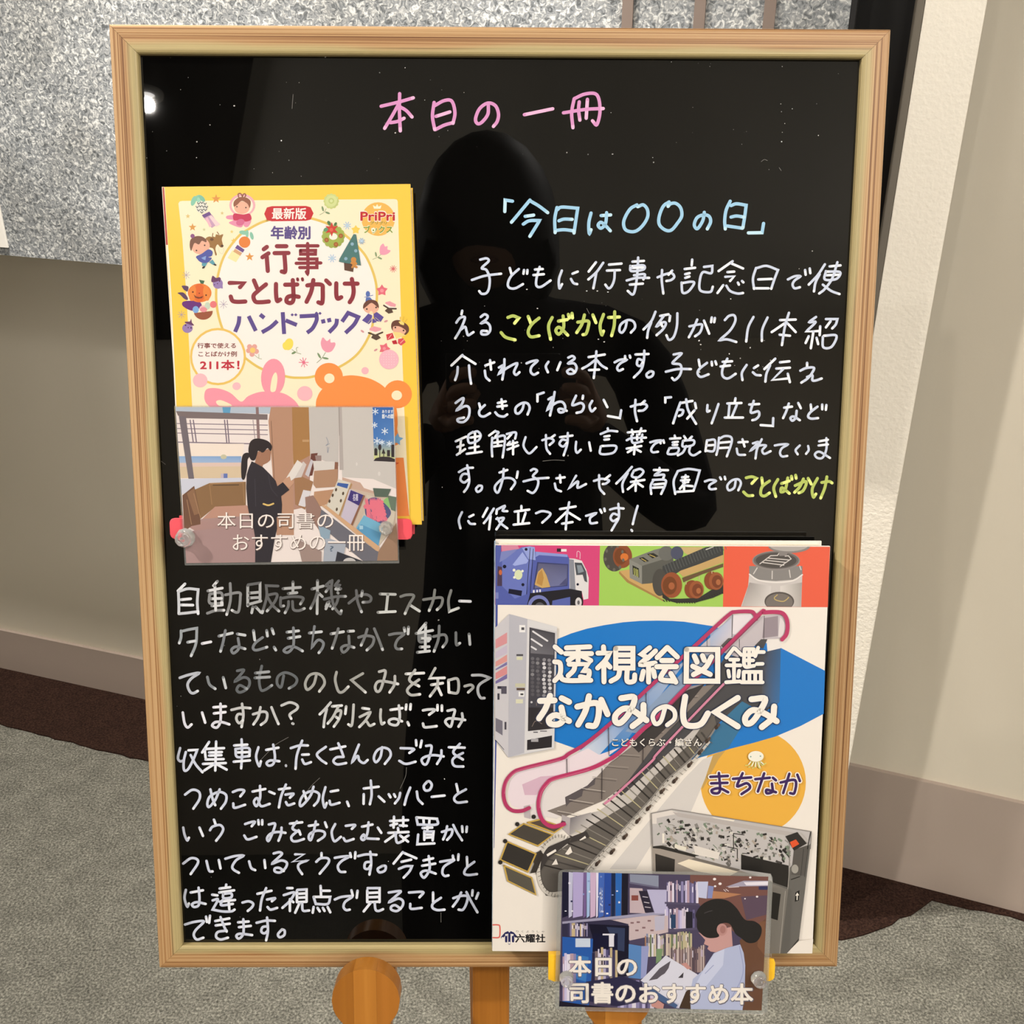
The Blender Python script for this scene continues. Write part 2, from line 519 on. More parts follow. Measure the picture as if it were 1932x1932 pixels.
def cutw(x):
    for a, b in zip(W[:-1], W[1:]):
        if a[0] <= x <= b[0]:
            t = (x - a[0]) / (b[0] - a[0]); return (x, a[1] + t * (b[1] - a[1]))
tag(strip_wall('wall_back', W, 0, 2.7, 0, 0.12, M_wall), kind='structure')
tag(strip_wall('baseboard_left', [p for p in W if p[0] < 0.2] + [cutw(0.2)], 0, 0.110, 0.008, 0.008, M_plinth), kind='structure')
tag(strip_wall('baseboard_right', [cutw(0.2)] + [p for p in W if p[0] > 0.2], 0, 0.224, 0.008, 0.008, M_plinth), kind='structure')

# dark brown carpet border along the wall
front = [fl(0, 1369)[:2], fl(277, 1438)[:2], fl(1590, 1777)[:2], fl(1631, 1766)[:2], fl(1665, 1753)[:2], fl(1716, 1727)[:2], fl(1758, 1701)[:2], fl(1932, 1737)[:2]]
front = [np.array([-3.9, 1.7542 + 2.82 * 0.339])] + front + [np.array([3.9, 1.2346 - 3.05 * 0.40])]
rng = random.Random(4)
fr = []
for i in range(len(front) - 1):
    L = np.hypot(*(front[i + 1] - front[i])); n = max(1, int(L / 0.02))
    for k in range(n):
        p = front[i] + (front[i + 1] - front[i]) * k / n; fr.append(p + np.array([rng.uniform(-.002, .002), rng.uniform(-.0025, .0025)]))
fr.append(front[-1])
xs = np.array([p[0] for p in fr]); ys = np.array([p[1] for p in fr])
wy = np.interp(xs, [p[0] for p in W], [p[1] for p in W])
v, f = [], []
for x, y, w_ in zip(xs, ys, wy): v += [(x, y, 0.0), (x, y, 0.003), (x, w_, 0.003)]
for i in range(len(xs) - 1):
    a = 3 * i; f += [(a, a + 3, a + 4, a + 1), (a + 1, a + 4, a + 5, a + 2)]
tag(link('carpet_border', mesh('carpet_border', v, f), M_border), kind='structure')
# ------------------------------------------------------------------ speckled display partition standing before the wall
dr = np.array([0.9471, -0.3209])            # its run, left to right
nr = np.array([-0.3209, -0.9471])           # its face, towards the room
p_r = np.array([0.3609, 1.2161])            # right-hand end of its face
def frame2(p, z=0.0):
    return Matrix(((dr[0], -nr[0], 0, p[0]), (dr[1], -nr[1], 0, p[1]), (0, 0, 1, z), (0, 0, 0, 1)))
part = empty('display_partition', frame2(p_r, 0.0))
tag(part, 'grey and white speckled display partition hung behind the top of the black board', 'partition')
bm = bmesh.new(); box(bm, -2.3, 0, 0, 0.045, 1.017, 2.35)
link('panel', bm_mesh('panel', bm), M_speck, part)
boxobj('end_cap', (0.0005, 0.006, -0.0005, 0.045, 1.014, 2.35), M_black, part)
boxobj('shade_gap_strip', (-0.95, -0.0, 0.006, 0.03, 1.011, 1.0168), M_black, part)  # black strip standing for the shadow gap below the panel
for s in (-0.2418, -0.1601, -0.0839):
    boxobj('metal_strip', (s - 0.0062, s + 0.0062, -0.004, -0.0004, 1.15, 2.35), M_strip, part)
# hangers that carry it from the ceiling
for s in (-2.1, -1.2, -0.3):
    boxobj('hanger', (s, s + 0.02, 0.012, 0.032, 2.35, 2.70), M_steel, part)

M_paper = plain('white_card', '#e9e6e0', 0.6, 0.3)
pc = hexc('#e9e6e0')
d0 = rays([(18, 467)])[0]; t0 = ((p_r - 0.0) @ nr) / (d0[:2] @ nr); s0 = CAM + d0 * t0
sx = float((s0[:2] - p_r) @ dr)
sg = boxobj('notice_sign', (sx - 0.21, sx, -0.004, -0.0006, s0[2], s0[2] + 0.148), M_paper, None, 0.0006)
sg.matrix_world = frame2(p_r)
tag(sg, 'blank lower corner of a white notice fixed to the speckled partition at far left', 'sign')

# black boxes added to fill the dark gap between the partition and the post
bc = empty('black_gap_fill', frame2(p_r + dr * 0.02 - nr * 0.10, 0))
tag(bc, 'black cabinet added in the dark gap between speckled partition and cream post', 'infill')
boxobj('gap_front', (-0.03, 0.085, 0.0, 0.02, 0.006, 2.3), M_black, bc, 0.001)
boxobj('gap_backing', (-0.03, 0.085, 0.021, 0.07, 0.006, 2.29), M_black, bc, 0.001)

# the cream post with its dull metal edge
A = np.array([0.510, 1.228]); tn = np.array([-0.935, 0.355]); bk = np.array([0.355, 0.935])
def quadpost(name, pts, z0, z1, mat, parent=None):
    bm = bmesh.new(); prism(bm, pts, z0, z1); return link(name, bm_mesh(name, bm), mat, parent)
B = A + tn * 0.0624
C_ = B + np.array([-0.3, 0.95]) * 0.0176
post = empty('stippled_post', Matrix.Translation((A[0], A[1], 0)))
tag(post, 'cream stippled square post rising to the right of the framed board', 'post')
rel = lambda *P: [tuple(np.array(p) - A) for p in P]
pts = rel(A, A + bk * 0.03, B + bk * 0.03, B)
bm = bmesh.new(); prism(bm, pts, 0.0, 2.7)
bevel(bm, 0.0015, 2)
link('shaft', bm_mesh('shaft', bm), M_post, post)
quadpost('edge_strip', rel(B + tn * 0.0003, B + bk * 0.025 + tn * 0.0003, C_ + bk * 0.018, C_), 0.0, 2.7, M_steel, post)

# ------------------------------------------------------------------ ceiling downlights, then added fill panels and uplights
def emit(name, col, s):
    m, nt, b = new_mat(name)
    b.inputs['Emission Color'].default_value = (*col, 1); b.inputs['Emission Strength'].default_value = s
    return m
M_bulb = emit('lamp_glow', (1, 0.95, 0.9), 14)
M_diff = emit('fill_panel_glow', (1, 0.96, 0.9), 1.5)
M_rim = plain('lamp_rim', '#d8d5cc', 0.4)
def cyl(bm, r, z0, z1, n=32, r2=None):
    prism(bm, [(r * math.cos(2 * math.pi * k / n), r * math.sin(2 * math.pi * k / n)) for k in range(n)], z0, z1)
def tube(bm, r0, r1, z0, z1, n=32):
    rings = []
    for r, z in ((r0, z0), (r1, z0), (r1, z1), (r0, z1)):
        rings.append([bm.verts.new((r * math.cos(2 * math.pi * k / n), r * math.sin(2 * math.pi * k / n), z)) for k in range(n)])
    for i in range(4):
        for k in range(n):
            bm.faces.new((rings[i][k], rings[i][(k + 1) % n], rings[(i + 1) % 4][(k + 1) % n], rings[(i + 1) % 4][k]))
dl = None
for (x, y, top), lab in (((-1.035, -1.615, 2.64), 'round ceiling downlight behind and left of the photographer'),
                    ((-1.45, 0.10, 2.64), 'round ceiling downlight set furthest left over the room'),
                    ((-0.60, 1.12, 2.70), 'round ceiling downlight above the gap before the speckled partition')):
    e = empty('ceiling_downlight', Matrix.Translation((x, y, top)))
    tag(e, lab, 'ceiling light', 'round ceiling downlights')
    bm = bmesh.new(); tube(bm, 0.022, 0.045, -0.012, 0.0); link('trim_ring', bm_mesh('trim_ring', bm, True), M_rim, e)
    bm = bmesh.new(); cyl(bm, 0.020, -0.006, -0.001); link('lens', bm_mesh('lens', bm), M_bulb, e)
for (x, y, sx_, sy_, top), lab in (((0.9, -0.8, 1.2, 0.3, 2.70), 'long added fill light panel behind the photographer'),
                              ((-2.3, -0.6, 0.3, 1.2, 2.64), 'long added fill light panel in the added dark soffit'),
                              ((2.2, -1.6, 0.3, 1.2, 2.70), 'long added fill light panel on the right of the room')):
    e = empty('fill_light_panel', Matrix.Translation((x, y, top)))  # fill panels added for ambient light, outside the board's reflection
    tag(e, lab, 'ceiling light', 'added fill light panels')
    for a, b_, c, d in ((-sx_ / 2 - .02, sx_ / 2 + .02, -sy_ / 2 - .02, -sy_ / 2), (-sx_ / 2 - .02, sx_ / 2 + .02, sy_ / 2, sy_ / 2 + .02),
                        (-sx_ / 2 - .02, -sx_ / 2, -sy_ / 2, sy_ / 2), (sx_ / 2, sx_ / 2 + .02, -sy_ / 2, sy_ / 2)):
        boxobj('frame', (a, b_, c, d, -0.025, 0), M_rim, e)
    boxobj('diffuser', (-sx_ / 2, sx_ / 2, -sy_ / 2, sy_ / 2, -0.012, -0.004), M_diff, e)

for x, r_ in ((-2.6, 1), (2.9, -1)):  # uplights added to brighten the ceiling mirrored in the board
    e = empty('added_uplight', Matrix.Translation((x, -2.2, 2.05)))
    tag(e, 'long added uplight on the %s of the room, throwing light onto the ceiling' % ('left' if x < 0 else 'right'), 'wall light', 'added uplights')
    boxobj('trough', (-0.06, 0.06, -0.9, 0.9, -0.05, -0.01), M_rim, e, 0.004)
    boxobj('bracket', (-1.35, -0.06, -0.02, 0.02, -0.04, -0.02) if x < 0 else (0.06, 1.05, -0.02, 0.02, -0.04, -0.02), M_rim, e)
# ================================================================== the framed black writing board
board = empty('writing_board', B_M)
tag(board, 'black glossy writing board in a pine frame covered with white handwriting', 'writing board')

def panel_mat():
    m, nt, b = new_mat('black_gloss_panel')
    tc = nt.nodes.new('ShaderNodeTexCoord')
    n = nt.nodes.new('ShaderNodeTexNoise'); n.inputs['Scale'].default_value = 5; n.inputs['Detail'].default_value = 3
    mp = nt.nodes.new('ShaderNodeMapping'); mp.inputs['Scale'].default_value = (3, 0.8, 1)
    nt.links.new(tc.outputs['Object'], mp.inputs['Vector']); nt.links.new(mp.outputs['Vector'], n.inputs['Vector'])
    nt.links.new(ramp(nt, [(0.35, (0.0012, 0.0011, 0.0010)), (0.7, (0.0032, 0.0030, 0.0028))], n.outputs['Fac']), b.inputs['Base Color'])
    b.inputs['Roughness'].default_value = 0.014
    b.inputs['IOR'].default_value = 1.5
    return m
M_panel = panel_mat()
M_pine = wood('pine_moulding', '#6e4624', '#a0764a', '#b8956a', sap='#aca172', width=0.016, lines=760, rough=0.45, cr=(0.36, 0.47, 0.58))
M_ply = plain('plywood_back', '#a5814f', 0.8)
boxobj('panel', (0.010, BW - 0.010, 0.010, BH - 0.010, -0.004, 0.0), M_panel, board)
boxobj('backing', (0.009, BW - 0.009, 0.009, BH - 0.009, -0.008, -0.0042), M_ply, board)

def rail(name, L, w, zf, zb):
    """mitred moulding in its own frame: x along, y from inner (0) to outer (w), z towards the viewer"""
    b = 0.0014
    prof = [(0.0, zb), (0.0, -0.0005), (0.0, zf - b), (b * 0.5, zf - b * .35), (b * 1.3, zf), (w - b * 1.6, zf), (w - b * .6, zf - b * .3), (w, zf - b * 1.5), (w, zb)]
    bm = bmesh.new(); n = 24; ring = []
    for i in range(n + 1):
        t = i / n; r = []
        for y, z in prof:
            x0, x1 = w - y + 0.00008, L - (w - y) - 0.00008
            r.append(bm.verts.new((x0 + (x1 - x0) * t, y, z)))
        ring.append(r)
    m = len(prof)
    for i in range(n):
        for k in range(m):
            bm.faces.new((ring[i][k], ring[i + 1][k], ring[i + 1][(k + 1) % m], ring[i][(k + 1) % m]))
    bm.faces.new(ring[0]); bm.faces.new(list(reversed(ring[-1])))
    bmesh.ops.recalc_face_normals(bm, faces=bm.faces[:])
    return bm_mesh(name, bm)
FW = 0.0163
mh = rail('frame_rail', BW, FW, PROUD, -0.010); mv = rail('frame_stile', BH, FW, PROUD, -0.010)
def put(o, M): o.matrix_local = M; return o
R2 = lambda a: Matrix.Rotation(a, 4, 'Z')
put(link('frame_rail', mh, M_pine, board), Matrix.Translation((0, BH - FW, 0)))
put(link('frame_rail', mh, M_pine, board), Matrix.Translation((BW, FW, 0)) @ R2(math.pi))
put(link('frame_stile', mv, M_pine, board), Matrix.Translation((FW, 0, 0)) @ R2(math.pi / 2))
put(link('frame_stile', mv, M_pine, board), Matrix.Translation((BW - FW, BH, 0)) @ R2(-math.pi / 2))

M_chalk = print_mat('marker_ink', 0.55)
LINES = []
def writing(label, tint, tip, w, *chunks):
    """chunks: (origin x, origin y, scale, 'x y x y / x y ...')"""
    P = Print(0.00012, 0.84, 1.4e-5)
    for ox, oy, s, txt in chunks:
        c0, c1 = tint, tip
        for seg in txt.split('//'):
            seg = seg.strip()
            if seg.startswith('#'):
                c0, c1, seg = seg[:7], seg[7:14], seg[14:]
            P.t(ox, oy, s)
            P.ink(c0, c1, w, [q.strip() for q in seg.split('/') if q.strip()])
    o = P.build('handwriting', M_chalk, board)
    if label: o['label'] = label
    return o
SA = 4.2; SB = 7.1556; SD = 5.0842; SJ = 6.0375
WH, WT = '#ccd5ea', '#eef2fb'
writing('pink marker heading', '#d88fc6', '#efb5dc', 6.4,
 (700, 160, SA, "80 170 225 135 335 103/227 70 225 200 232 365/215 160 165 250 108 345/230 175 280 205 325 255/155 300 210 290 262 265/500 140 487 250 505 355/505 165 580 125 640 130 665 220 650 305/515 250 625 215/510 355 580 320 650 300/930 165 925 235 880 295 845 308 828 270 860 190 925 145 985 165 1010 230 1000 290 970 330/1215 237 1440 190/1610 110 1590 220 1600 340/1610 110 1700 72 1790 80 1815 200 1790 315 1755 285/1650 135 1645 200 1655 280/1715 115 1705 265/1525 222 1700 195 1840 188"))
writing('light blue marker heading', '#9dcdec', '#c3e6f7', 6.2,
 (930, 360, SB, "265 140 165 125 165 125 160 280/500 125 500 125 380 270 250 425/510 140 620 205 740 295/435 345 550 328/410 450 490 405 630 400 630 400 570 500 498 615/865 225 835 380 840 565/870 255 930 220 1145 235 1145 235 1120 400 1095 570/890 405 960 382 1070 385/850 535 960 525 1090 540/1325 300 1295 430 1300 575 1325 525/1460 335 1590 325/1535 295 1520 440 1460 505 1420 465 1460 425 1530 480 1585 540"),
 (1180, 360, SB, "155 190 60 250 -20 400 -10 510 60 550 150 540 240 460 300 350 295 250 240 190 165 215/590 150 510 210 455 350 460 460 540 530 620 530 700 440 760 340 745 230 680 170 610 175 575 210/1065 290 1045 400 985 500 950 505 930 450 970 360 1060 325 1130 345 1150 420 1105 515/1415 140 1360 260 1340 400 1348 515/1425 200 1500 175 1630 195 1630 195 1610 350 1585 500/1425 355 1500 340 1600 355/1375 475 1480 490 1580 505/1865 440 1845 565 1845 565 1660 568"))
D = (850, 480, SD); E_ = (1220, 480, SD); F_ = (840, 660, SD); G = (1210, 660, SD); H_ = (850, 810, SD); I_ = (1210, 810, SD)
writing(None, WH, WT, 4.7,
 (*D, "285 50 345 38 365 65 300 130 345 150 375 230 370 320 345 370 300 378 275 352/205 245 330 205 485 185/568 130 585 190/655 140 580 210 550 280 565 320 620 325 695 285/705 150 700 185/738 150 735 185/855 120 825 230 825 300 870 310 960 250/810 145 885 140/795 198 895 190/1068 155 1040 240 1045 325 1070 285/1170 185 1220 165/1155 235 1180 275 1215 285/1395 75 1325 165/1465 80 1400 170 1322 240/1400 170 1385 250 1370 325/1520 98 1640 88/1500 155 1625 150/1575 155 1570 240 1545 305 1515 325 1485 290/1745 70 1855 62/1725 110 1735 160 1850 145 1850 105 1730 115/1740 130 1845 125/1760 200 1860 190 1850 240/1690 250 1790 225 1905 225/1720 290 1845 280/1800 30 1790 200 1770 340 1745 385 1700 350"),
 (*E_, "105 220 180 190 240 180 265 215 235 245 190 255/245 155 210 195/148 150 145 250 160 375/437 50 432 105/365 140 465 128/370 190 412 180/370 225 410 212/335 270 345 365 400 355 455 280 430 262 340 275/550 120 630 110 630 110 620 180 540 170 510 250 515 345 610 360 635 310/825 65 690 160/810 85 925 135/775 170 840 165/755 215 840 210 840 210 800 255/735 295 680 370/765 300 800 350 870 375 925 370/875 270 885 290/915 255 928 268/1050 130 1020 230 1030 330/1060 130 1150 110 1260 150 1260 150 1225 240 1195 330/1070 240 1200 235/1040 325 1170 325/1355 240 1420 210 1475 210 1420 250 1400 290 1420 325 1470 315/1520 150 1525 195/1565 135 1570 180/1710 95 1640 200 1555 290/1660 190 1620 270 1605 355/1755 115 1860 105/1720 160 1710 240 1820 235 1855 170 1730 165/1720 200 1840 195/1830 75 1780 230 1710 330 1655 375/1690 290 1770 350 1850 380"))
writing(None, WH, WT, 4.7,
 (*D, "112 540 105 575/55 655 90 610 135 600 130 640 90 730 45 805/100 720 140 695 155 740 170 775 220 745/290 600 325 575 355 590 345 620 295 660 340 650 375 680 380 730 350 765 300 765 300 735 350 735/1690 650 1675 710 1645 750 1620 730 1635 670 1700 630 1755 645 1770 700 1730 750"),
 (*E_, "85 550 45 640 -30 720/45 650 15 730 5 800/130 590 210 575/165 590 95 690 160 650 185 665 155 720 95 775/130 640 150 690/225 590 218 640/295 565 290 690 260 790 215 820 190 775/410 690 520 670 530 700 510 750 465 785/485 625 450 710 405 795/550 635 600 760/625 605 618 650/655 610 648 650/750 630 790 590 840 585 850 640 800 730 695 825 695 825 770 815 860 840/1025 600 975 700 955 835/1160 605 1110 720 1105 830/1280 630 1430 625/1365 560 1325 700 1298 870/1325 660 1200 745/1350 660 1430 745/1275 770 1375 780/1625 600 1560 650 1620 650 1530 740 1530 740 1650 735/1600 740 1575 900/1555 785 1525 850/1630 800 1645 860/1665 690 1660 775/1720 620 1830 620 1830 620 1815 670 1780 710/1765 640 1720 700/1690 790 1695 890 1775 885 1820 780 1700 780"))
GR, GT = '#b4c45f', '#e6f08c'
writing('yellow-green marker words', GR, GT, 6.0,
 (*D, "550 605 600 590 655 610 655 610 615 660/485 750 530 795 620 820/745 595 770 660/850 610 780 670 745 740 770 790 850 780/975 605 940 690 960 815/1035 640 1120 625/1080 590 1085 700 1040 765 1010 730 1045 700 1125 775/1130 575 1140 610/1165 565 1170 610/1220 650 1320 640 1320 700 1300 760 1270 770/1285 580 1260 670 1210 750/1365 580 1395 655/1468 575 1435 680 1450 770 1468 735/1515 605 1620 600/1575 550 1570 680 1545 780"))
writing(None, WH, WT, 4.7,
 (*F_, "165 50 60 150/170 60 290 135/120 165 115 230 95 290/228 150 235 240 248 325/385 150 470 120/430 100 440 190/380 200 390 260 425 295/568 90 565 180 548 285/515 170 560 150 510 235 510 235 600 170 690 130 660 210 680 240 712 215/780 130 830 110 885 105 830 160 820 210 850 238 890 220/990 115 965 160 985 215/1105 120 1075 195/1180 75 1220 60 1240 85 1180 130 1235 130 1260 170 1240 220 1190 230 1170 205 1205 185 1240 210/1375 70 1530 45/1450 15 1440 140 1425 270/1435 100 1370 150 1315 180/1455 100 1500 150 1550 180/1380 195 1475 190/1625 120 1680 95 1740 95 1680 130 1650 170 1665 200 1705 185/1725 60 1725 85/1770 55 1775 75/1825 45 1950 40/1910 8 1905 100 1880 190 1810 265/1890 100 1850 90 1840 140 1870 155 1895 120"),
 (*G, "85 205 50 235 65 265 105 250 115 215 85 205/310 45 385 35 330 90 300 130 370 140 385 190 365 250 320 290 295 270/235 210 350 185 475 185/550 95 560 155/630 125 560 180 540 225 570 260 645 235/675 115 678 150/710 110 720 140/825 85 780 180 780 250 830 275 905 230/780 115 870 110/760 160 850 150/1010 145 965 220 970 290/1080 175 1120 150/1070 215 1100 240 1145 245/1285 85 1180 185/1235 150 1200 230 1190 305/1330 120 1420 110/1295 180 1425 172/1360 185 1255 290 1255 290 1400 275/1405 230 1425 310/1590 125 1590 165/1525 200 1580 175 1650 170 1650 200 1600 270 1535 315/1590 260 1640 245 1640 290 1670 295 1730 275"))
writing(None, WH, WT, 4.7,
 (*F_, "100 510 140 480 175 465 160 520 110 580 190 540 230 560 225 640 180 690 130 690 120 665 180 650/325 515 340 570/380 530 330 580 330 625 370 640 430 608/505 510 580 495/500 545 590 535/540 475 550 565/480 600 510 630 560 640 595 620/755 510 740 570 705 610 675 600 680 550 740 510 790 515 810 560 790 620/945 410 885 430 885 430 885 495/1050 405 1030 520 1005 630/990 475 1030 460 975 580 975 580 1060 510 1120 500 1150 540 1140 590 1100 600 1085 575 1110 565 1165 585/1255 440 1220 530 1300 510 1330 540 1310 590 1260 605/1322 440 1318 470/1410 490 1385 540 1405 590 1440 560/1520 480 1555 550/1688 580 1675 655 1675 655 1560 635/1780 545 1850 525 1915 520 1935 545 1900 580 1855 585/1915 490 1875 525/1825 480 1820 590 1840 685"),
 (*G, "285 455 230 460 230 460 230 505/375 505 340 600 305 705/380 510 490 490/350 575 400 580 390 620 360 635/430 475 450 580 525 710/510 580 440 660/515 510 525 560/635 530 632 590 655 585/740 520 710 610 675 705/903 465 895 510/825 515 960 510/845 525 840 590 835 640/915 530 890 590 870 640/800 650 975 650/1035 525 1130 520/1078 490 1050 600 1120 590 1130 630 1100 665 1065 675/1265 655 1262 730 1262 730 1145 722/1370 555 1445 545/1415 515 1390 590 1360 655/1505 510 1530 560/1490 585 1480 650 1450 680 1430 655 1460 640 1520 675/1625 525 1630 580/1690 545 1620 600 1600 640 1630 660 1695 655/1735 525 1735 570/1775 530 1770 575"))
writing(None, WH, WT, 4.4,
 (*H_, "50 115 150 70/100 100 90 230/65 170 125 150/60 245 140 190/215 25 170 60 180 130 260 110 290 60 260 20 215 30/190 80 280 65/235 25 235 220/180 180 270 165/155 235 300 215/430 15 370 60/430 20 460 30 430 70/400 80 395 170 400 260/400 90 510 60 520 120 500 270/410 130 500 115/410 165 490 155/450 90 455 160/540 45 625 30 620 90/585 45 545 90/560 150 640 125/545 195 650 155/600 110 600 240/570 120 545 150/720 75 700 150 720 200 760 230 825 170/880 105 950 85 990 110 950 150/1000 55 960 85/915 55 920 180 955 235/1050 75 1170 60/1125 35 1120 140 1085 250/1110 105 1070 100 1045 140 1080 165 1115 130/1205 120 1200 190 1215 225 1250 195/1330 125 1345 205/1508 -10 1512 15/1440 45 1520 15 1600 20/1475 70 1525 62/1475 100 1520 95/1440 165 1440 235 1560 225 1585 160 1450 160/1700 30 1870 15/1740 5 1750 50/1830 -10 1810 50/1690 105 1740 85 1875 80/1735 60 1750 130 1840 115/1790 50 1790 100/1840 50 1830 100/1690 185 1830 160/1770 130 1760 240/1750 190 1700 220/1780 190 1825 215"),
 (*I_, "85 125 140 110 195 108 130 140 95 190 110 220 160 215/180 110 185 135/212 105 218 130/320 60 325 85/275 90 375 85/300 125 350 120/300 150 345 148/270 180 255 235 340 230 355 180 275 180/410 65 430 95/485 70 460 95/400 110 400 165 495 150 500 105 405 108/430 160 400 220 350 250/470 160 460 220 500 250 565 215/630 105 615 210/640 105 705 105 695 205 625 205/630 155 695 150/745 80 735 180 720 245/750 90 800 65 860 75 865 130 820 260/745 130 850 120/735 180 840 175/930 125 1020 120/970 95 990 165/915 185 930 240 995 245/1155 95 1110 190 1095 280/1070 135 1120 125 1040 210 1040 210 1120 160 1195 155 1160 200 1180 235 1240 210/1280 155 1340 145 1405 145 1350 180 1330 225 1350 260 1400 255/1520 155 1480 200 1500 240/1600 160 1605 200 1580 235/1705 115 1790 100/1700 155 1790 145/1775 85 1775 190 1740 270 1690 275 1665 240 1710 215 1810 275"))
writing(None, WH, WT, 4.5,
 (*H_, "80 410 145 375 215 368/160 345 180 480 165 550 130 600/175 430 120 430 95 480 130 510 175 480/270 540 245 570 260 600 295 580 300 545 270 540/470 415 545 390/510 380 500 480 460 600 430 590 430 540 500 475 580 470 620 510 580 575/645 405 635 465/770 395 800 380 830 400 790 450 840 490 830 560 790 610 740 590/700 500 810 475 940 465/1015 470 1095 460/1050 440 1055 510/1000 520 1015 575 1060 595/1205 445 1130 570 1130 570 1220 500 1220 560 1300 525/1375 495 1450 475 1520 490 1490 520 1460 525/1530 440 1480 480/1425 440 1430 560 1475 620/1740 360 1660 450 1590 520/1700 420 1650 520 1655 600/1760 395 1740 450 1800 460 1850 410 1820 380 1765 395/1730 505 1860 485/1780 460 1775 590/1780 510 1700 575/1785 510 1845 550"),
 (*I_, "175 370 172 395/120 390 255 392/185 400 130 440 215 435 210 470/115 490 90 540 95 620/110 485 225 485 230 530 190 620/120 530 220 520/110 560 210 555/350 400 310 500 325 620/350 400 450 380 560 395 560 395 530 500 500 590/340 600 500 590/390 460 450 455/425 440 420 480/380 490 460 485/400 510 450 505/430 500 370 570/410 530 410 590/430 540 490 545/610 500 660 485 715 495 660 530 650 560 670 575 715 570/755 460 765 480/800 455 805 480/905 495 890 560 840 585 825 540 870 490 930 480 955 520 930 585"))
writing('yellow-green marker words', GR, GT, 5.6,
 (*I_, "1005 465 1060 455 1105 470 1105 470 1060 520/980 600 1020 635 1070 635/1155 465 1165 540/1230 495 1160 550 1145 620 1180 640 1230 610/1310 480 1270 560 1290 645/1345 520 1420 495/1405 465 1380 580 1340 600 1350 560 1420 615/1440 450 1445 480/1480 440 1485 470/1475 540 1570 500 1580 530 1550 590 1510 610/1555 475 1520 550 1470 605/1600 470 1630 525/1690 470 1640 570 1650 650 1675 620/1730 510 1800 500 1830 515/1780 455 1760 560 1720 660"))
writing(None, WH, WT, 4.5,
 (*H_, "110 795 80 870 95 950/180 840 220 820/170 880 190 905 235 908/355 755 310 840/415 760 360 850 320 900/385 830 370 960/445 770 440 810/445 770 520 735 500 780 545 785/440 860 510 850 480 900 440 960/450 850 480 900 545 950/680 735 680 765/615 790 755 770/650 800 650 895/720 800 690 895/605 915 755 900/820 805 880 785 950 800 950 830 880 895/1050 765 1200 740/1138 700 1115 830 1105 960/1115 790 1010 890/1135 800 1240 865/1070 905 1170 890/1300 830 1395 805 1340 850 1345 900 1405 895/1435 770 1450 800/1475 760 1480 785/1530 770 1590 755 1660 760/1610 715 1615 840 1580 910 1545 970/1600 820 1560 810 1535 850 1560 880 1600 860/1795 735 1770 820 1748 910/1735 965 1742 975"))
J = (320, 1090, SJ); K = (620, 1090, SJ); L_ = (320, 1240, SJ); M_ = (620, 1240, SJ); N_ = (320, 1380, SJ); O_ = (620, 1380, SJ)
P_ = (320, 1520, SJ); Q_ = (620, 1520, SJ); R_ = (320, 1640, SJ); S_ = (620, 1640, SJ)
FA, FT = '#757676', '#d9dada'
writing('thin faded grey marker line', FA, FT, 5.2,
 (*J, "#c9ccd4#e6e8ee 175 70 95 150/100 160 105 300 105 410/110 155 210 125 325 135 325 135 315 280 325 410/130 250 240 240/130 310 265 312/110 410 210 400 325 385 // #858688#d8d9dc 545 40 500 90/435 150 600 118/455 190 460 290 600 290/460 185 590 175 595 290/470 240 590 235/515 90 525 370/480 320 600 310/430 405 520 375 620 370/635 195 790 170 805 230 790 370 760 395 710 370/690 65 695 220 680 320 650 420 // #6f7072#c4c6c8 890 90 890 320/895 80 1030 60 1030 60 1030 270/910 175 1020 165/910 230 1020 225/895 305 1040 265/950 330 935 400/980 330 1040 395/1235 95 1100 90 1100 90 1105 220 1055 400/1105 200 1220 185 1200 270 1110 380/1115 220 1170 310 1245 380/1405 45 1405 170/1290 125 1490 110/1350 180 1450 170/1265 225 1265 320 1300 320/1270 235 1400 215 1520 230 1490 300/1355 270 1350 330 1315 400/1400 270 1410 360 1470 375 1535 350/1620 130 1750 95/1685 30 1680 410/1680 170 1650 260 1605 350/1695 175 1740 215/1830 40 1780 90 1820 100 1780 160/1760 245 1900 215 2005 212/1820 270 1780 355/1820 310 1830 325"),
 (*K, "#6f7072#c4c6c8 40 30 30 160 60 320 130 410 145 375/115 35 75 90 125 85 80 130/140 125 100 135/105 170 108 175/110 225 90 290 45 355/-10 280 -30 330/230 290 330 215 420 190 480 220 470 270 390 280/385 150 375 210/315 145 330 270 375 390 // #858684#d0d2d0 585 185 760 190/675 190 655 380/560 395 760 385/820 215 890 195 970 205 920 300 870 410/925 310 1035 380/1080 250 1180 235 1290 230 1285 310 1235 365/1210 140 1190 260 1145 375/1395 145 1365 260 1375 385 1375 385 1480 345 // #c4c6cc#e8e8ee 1490 265 1615 270"))
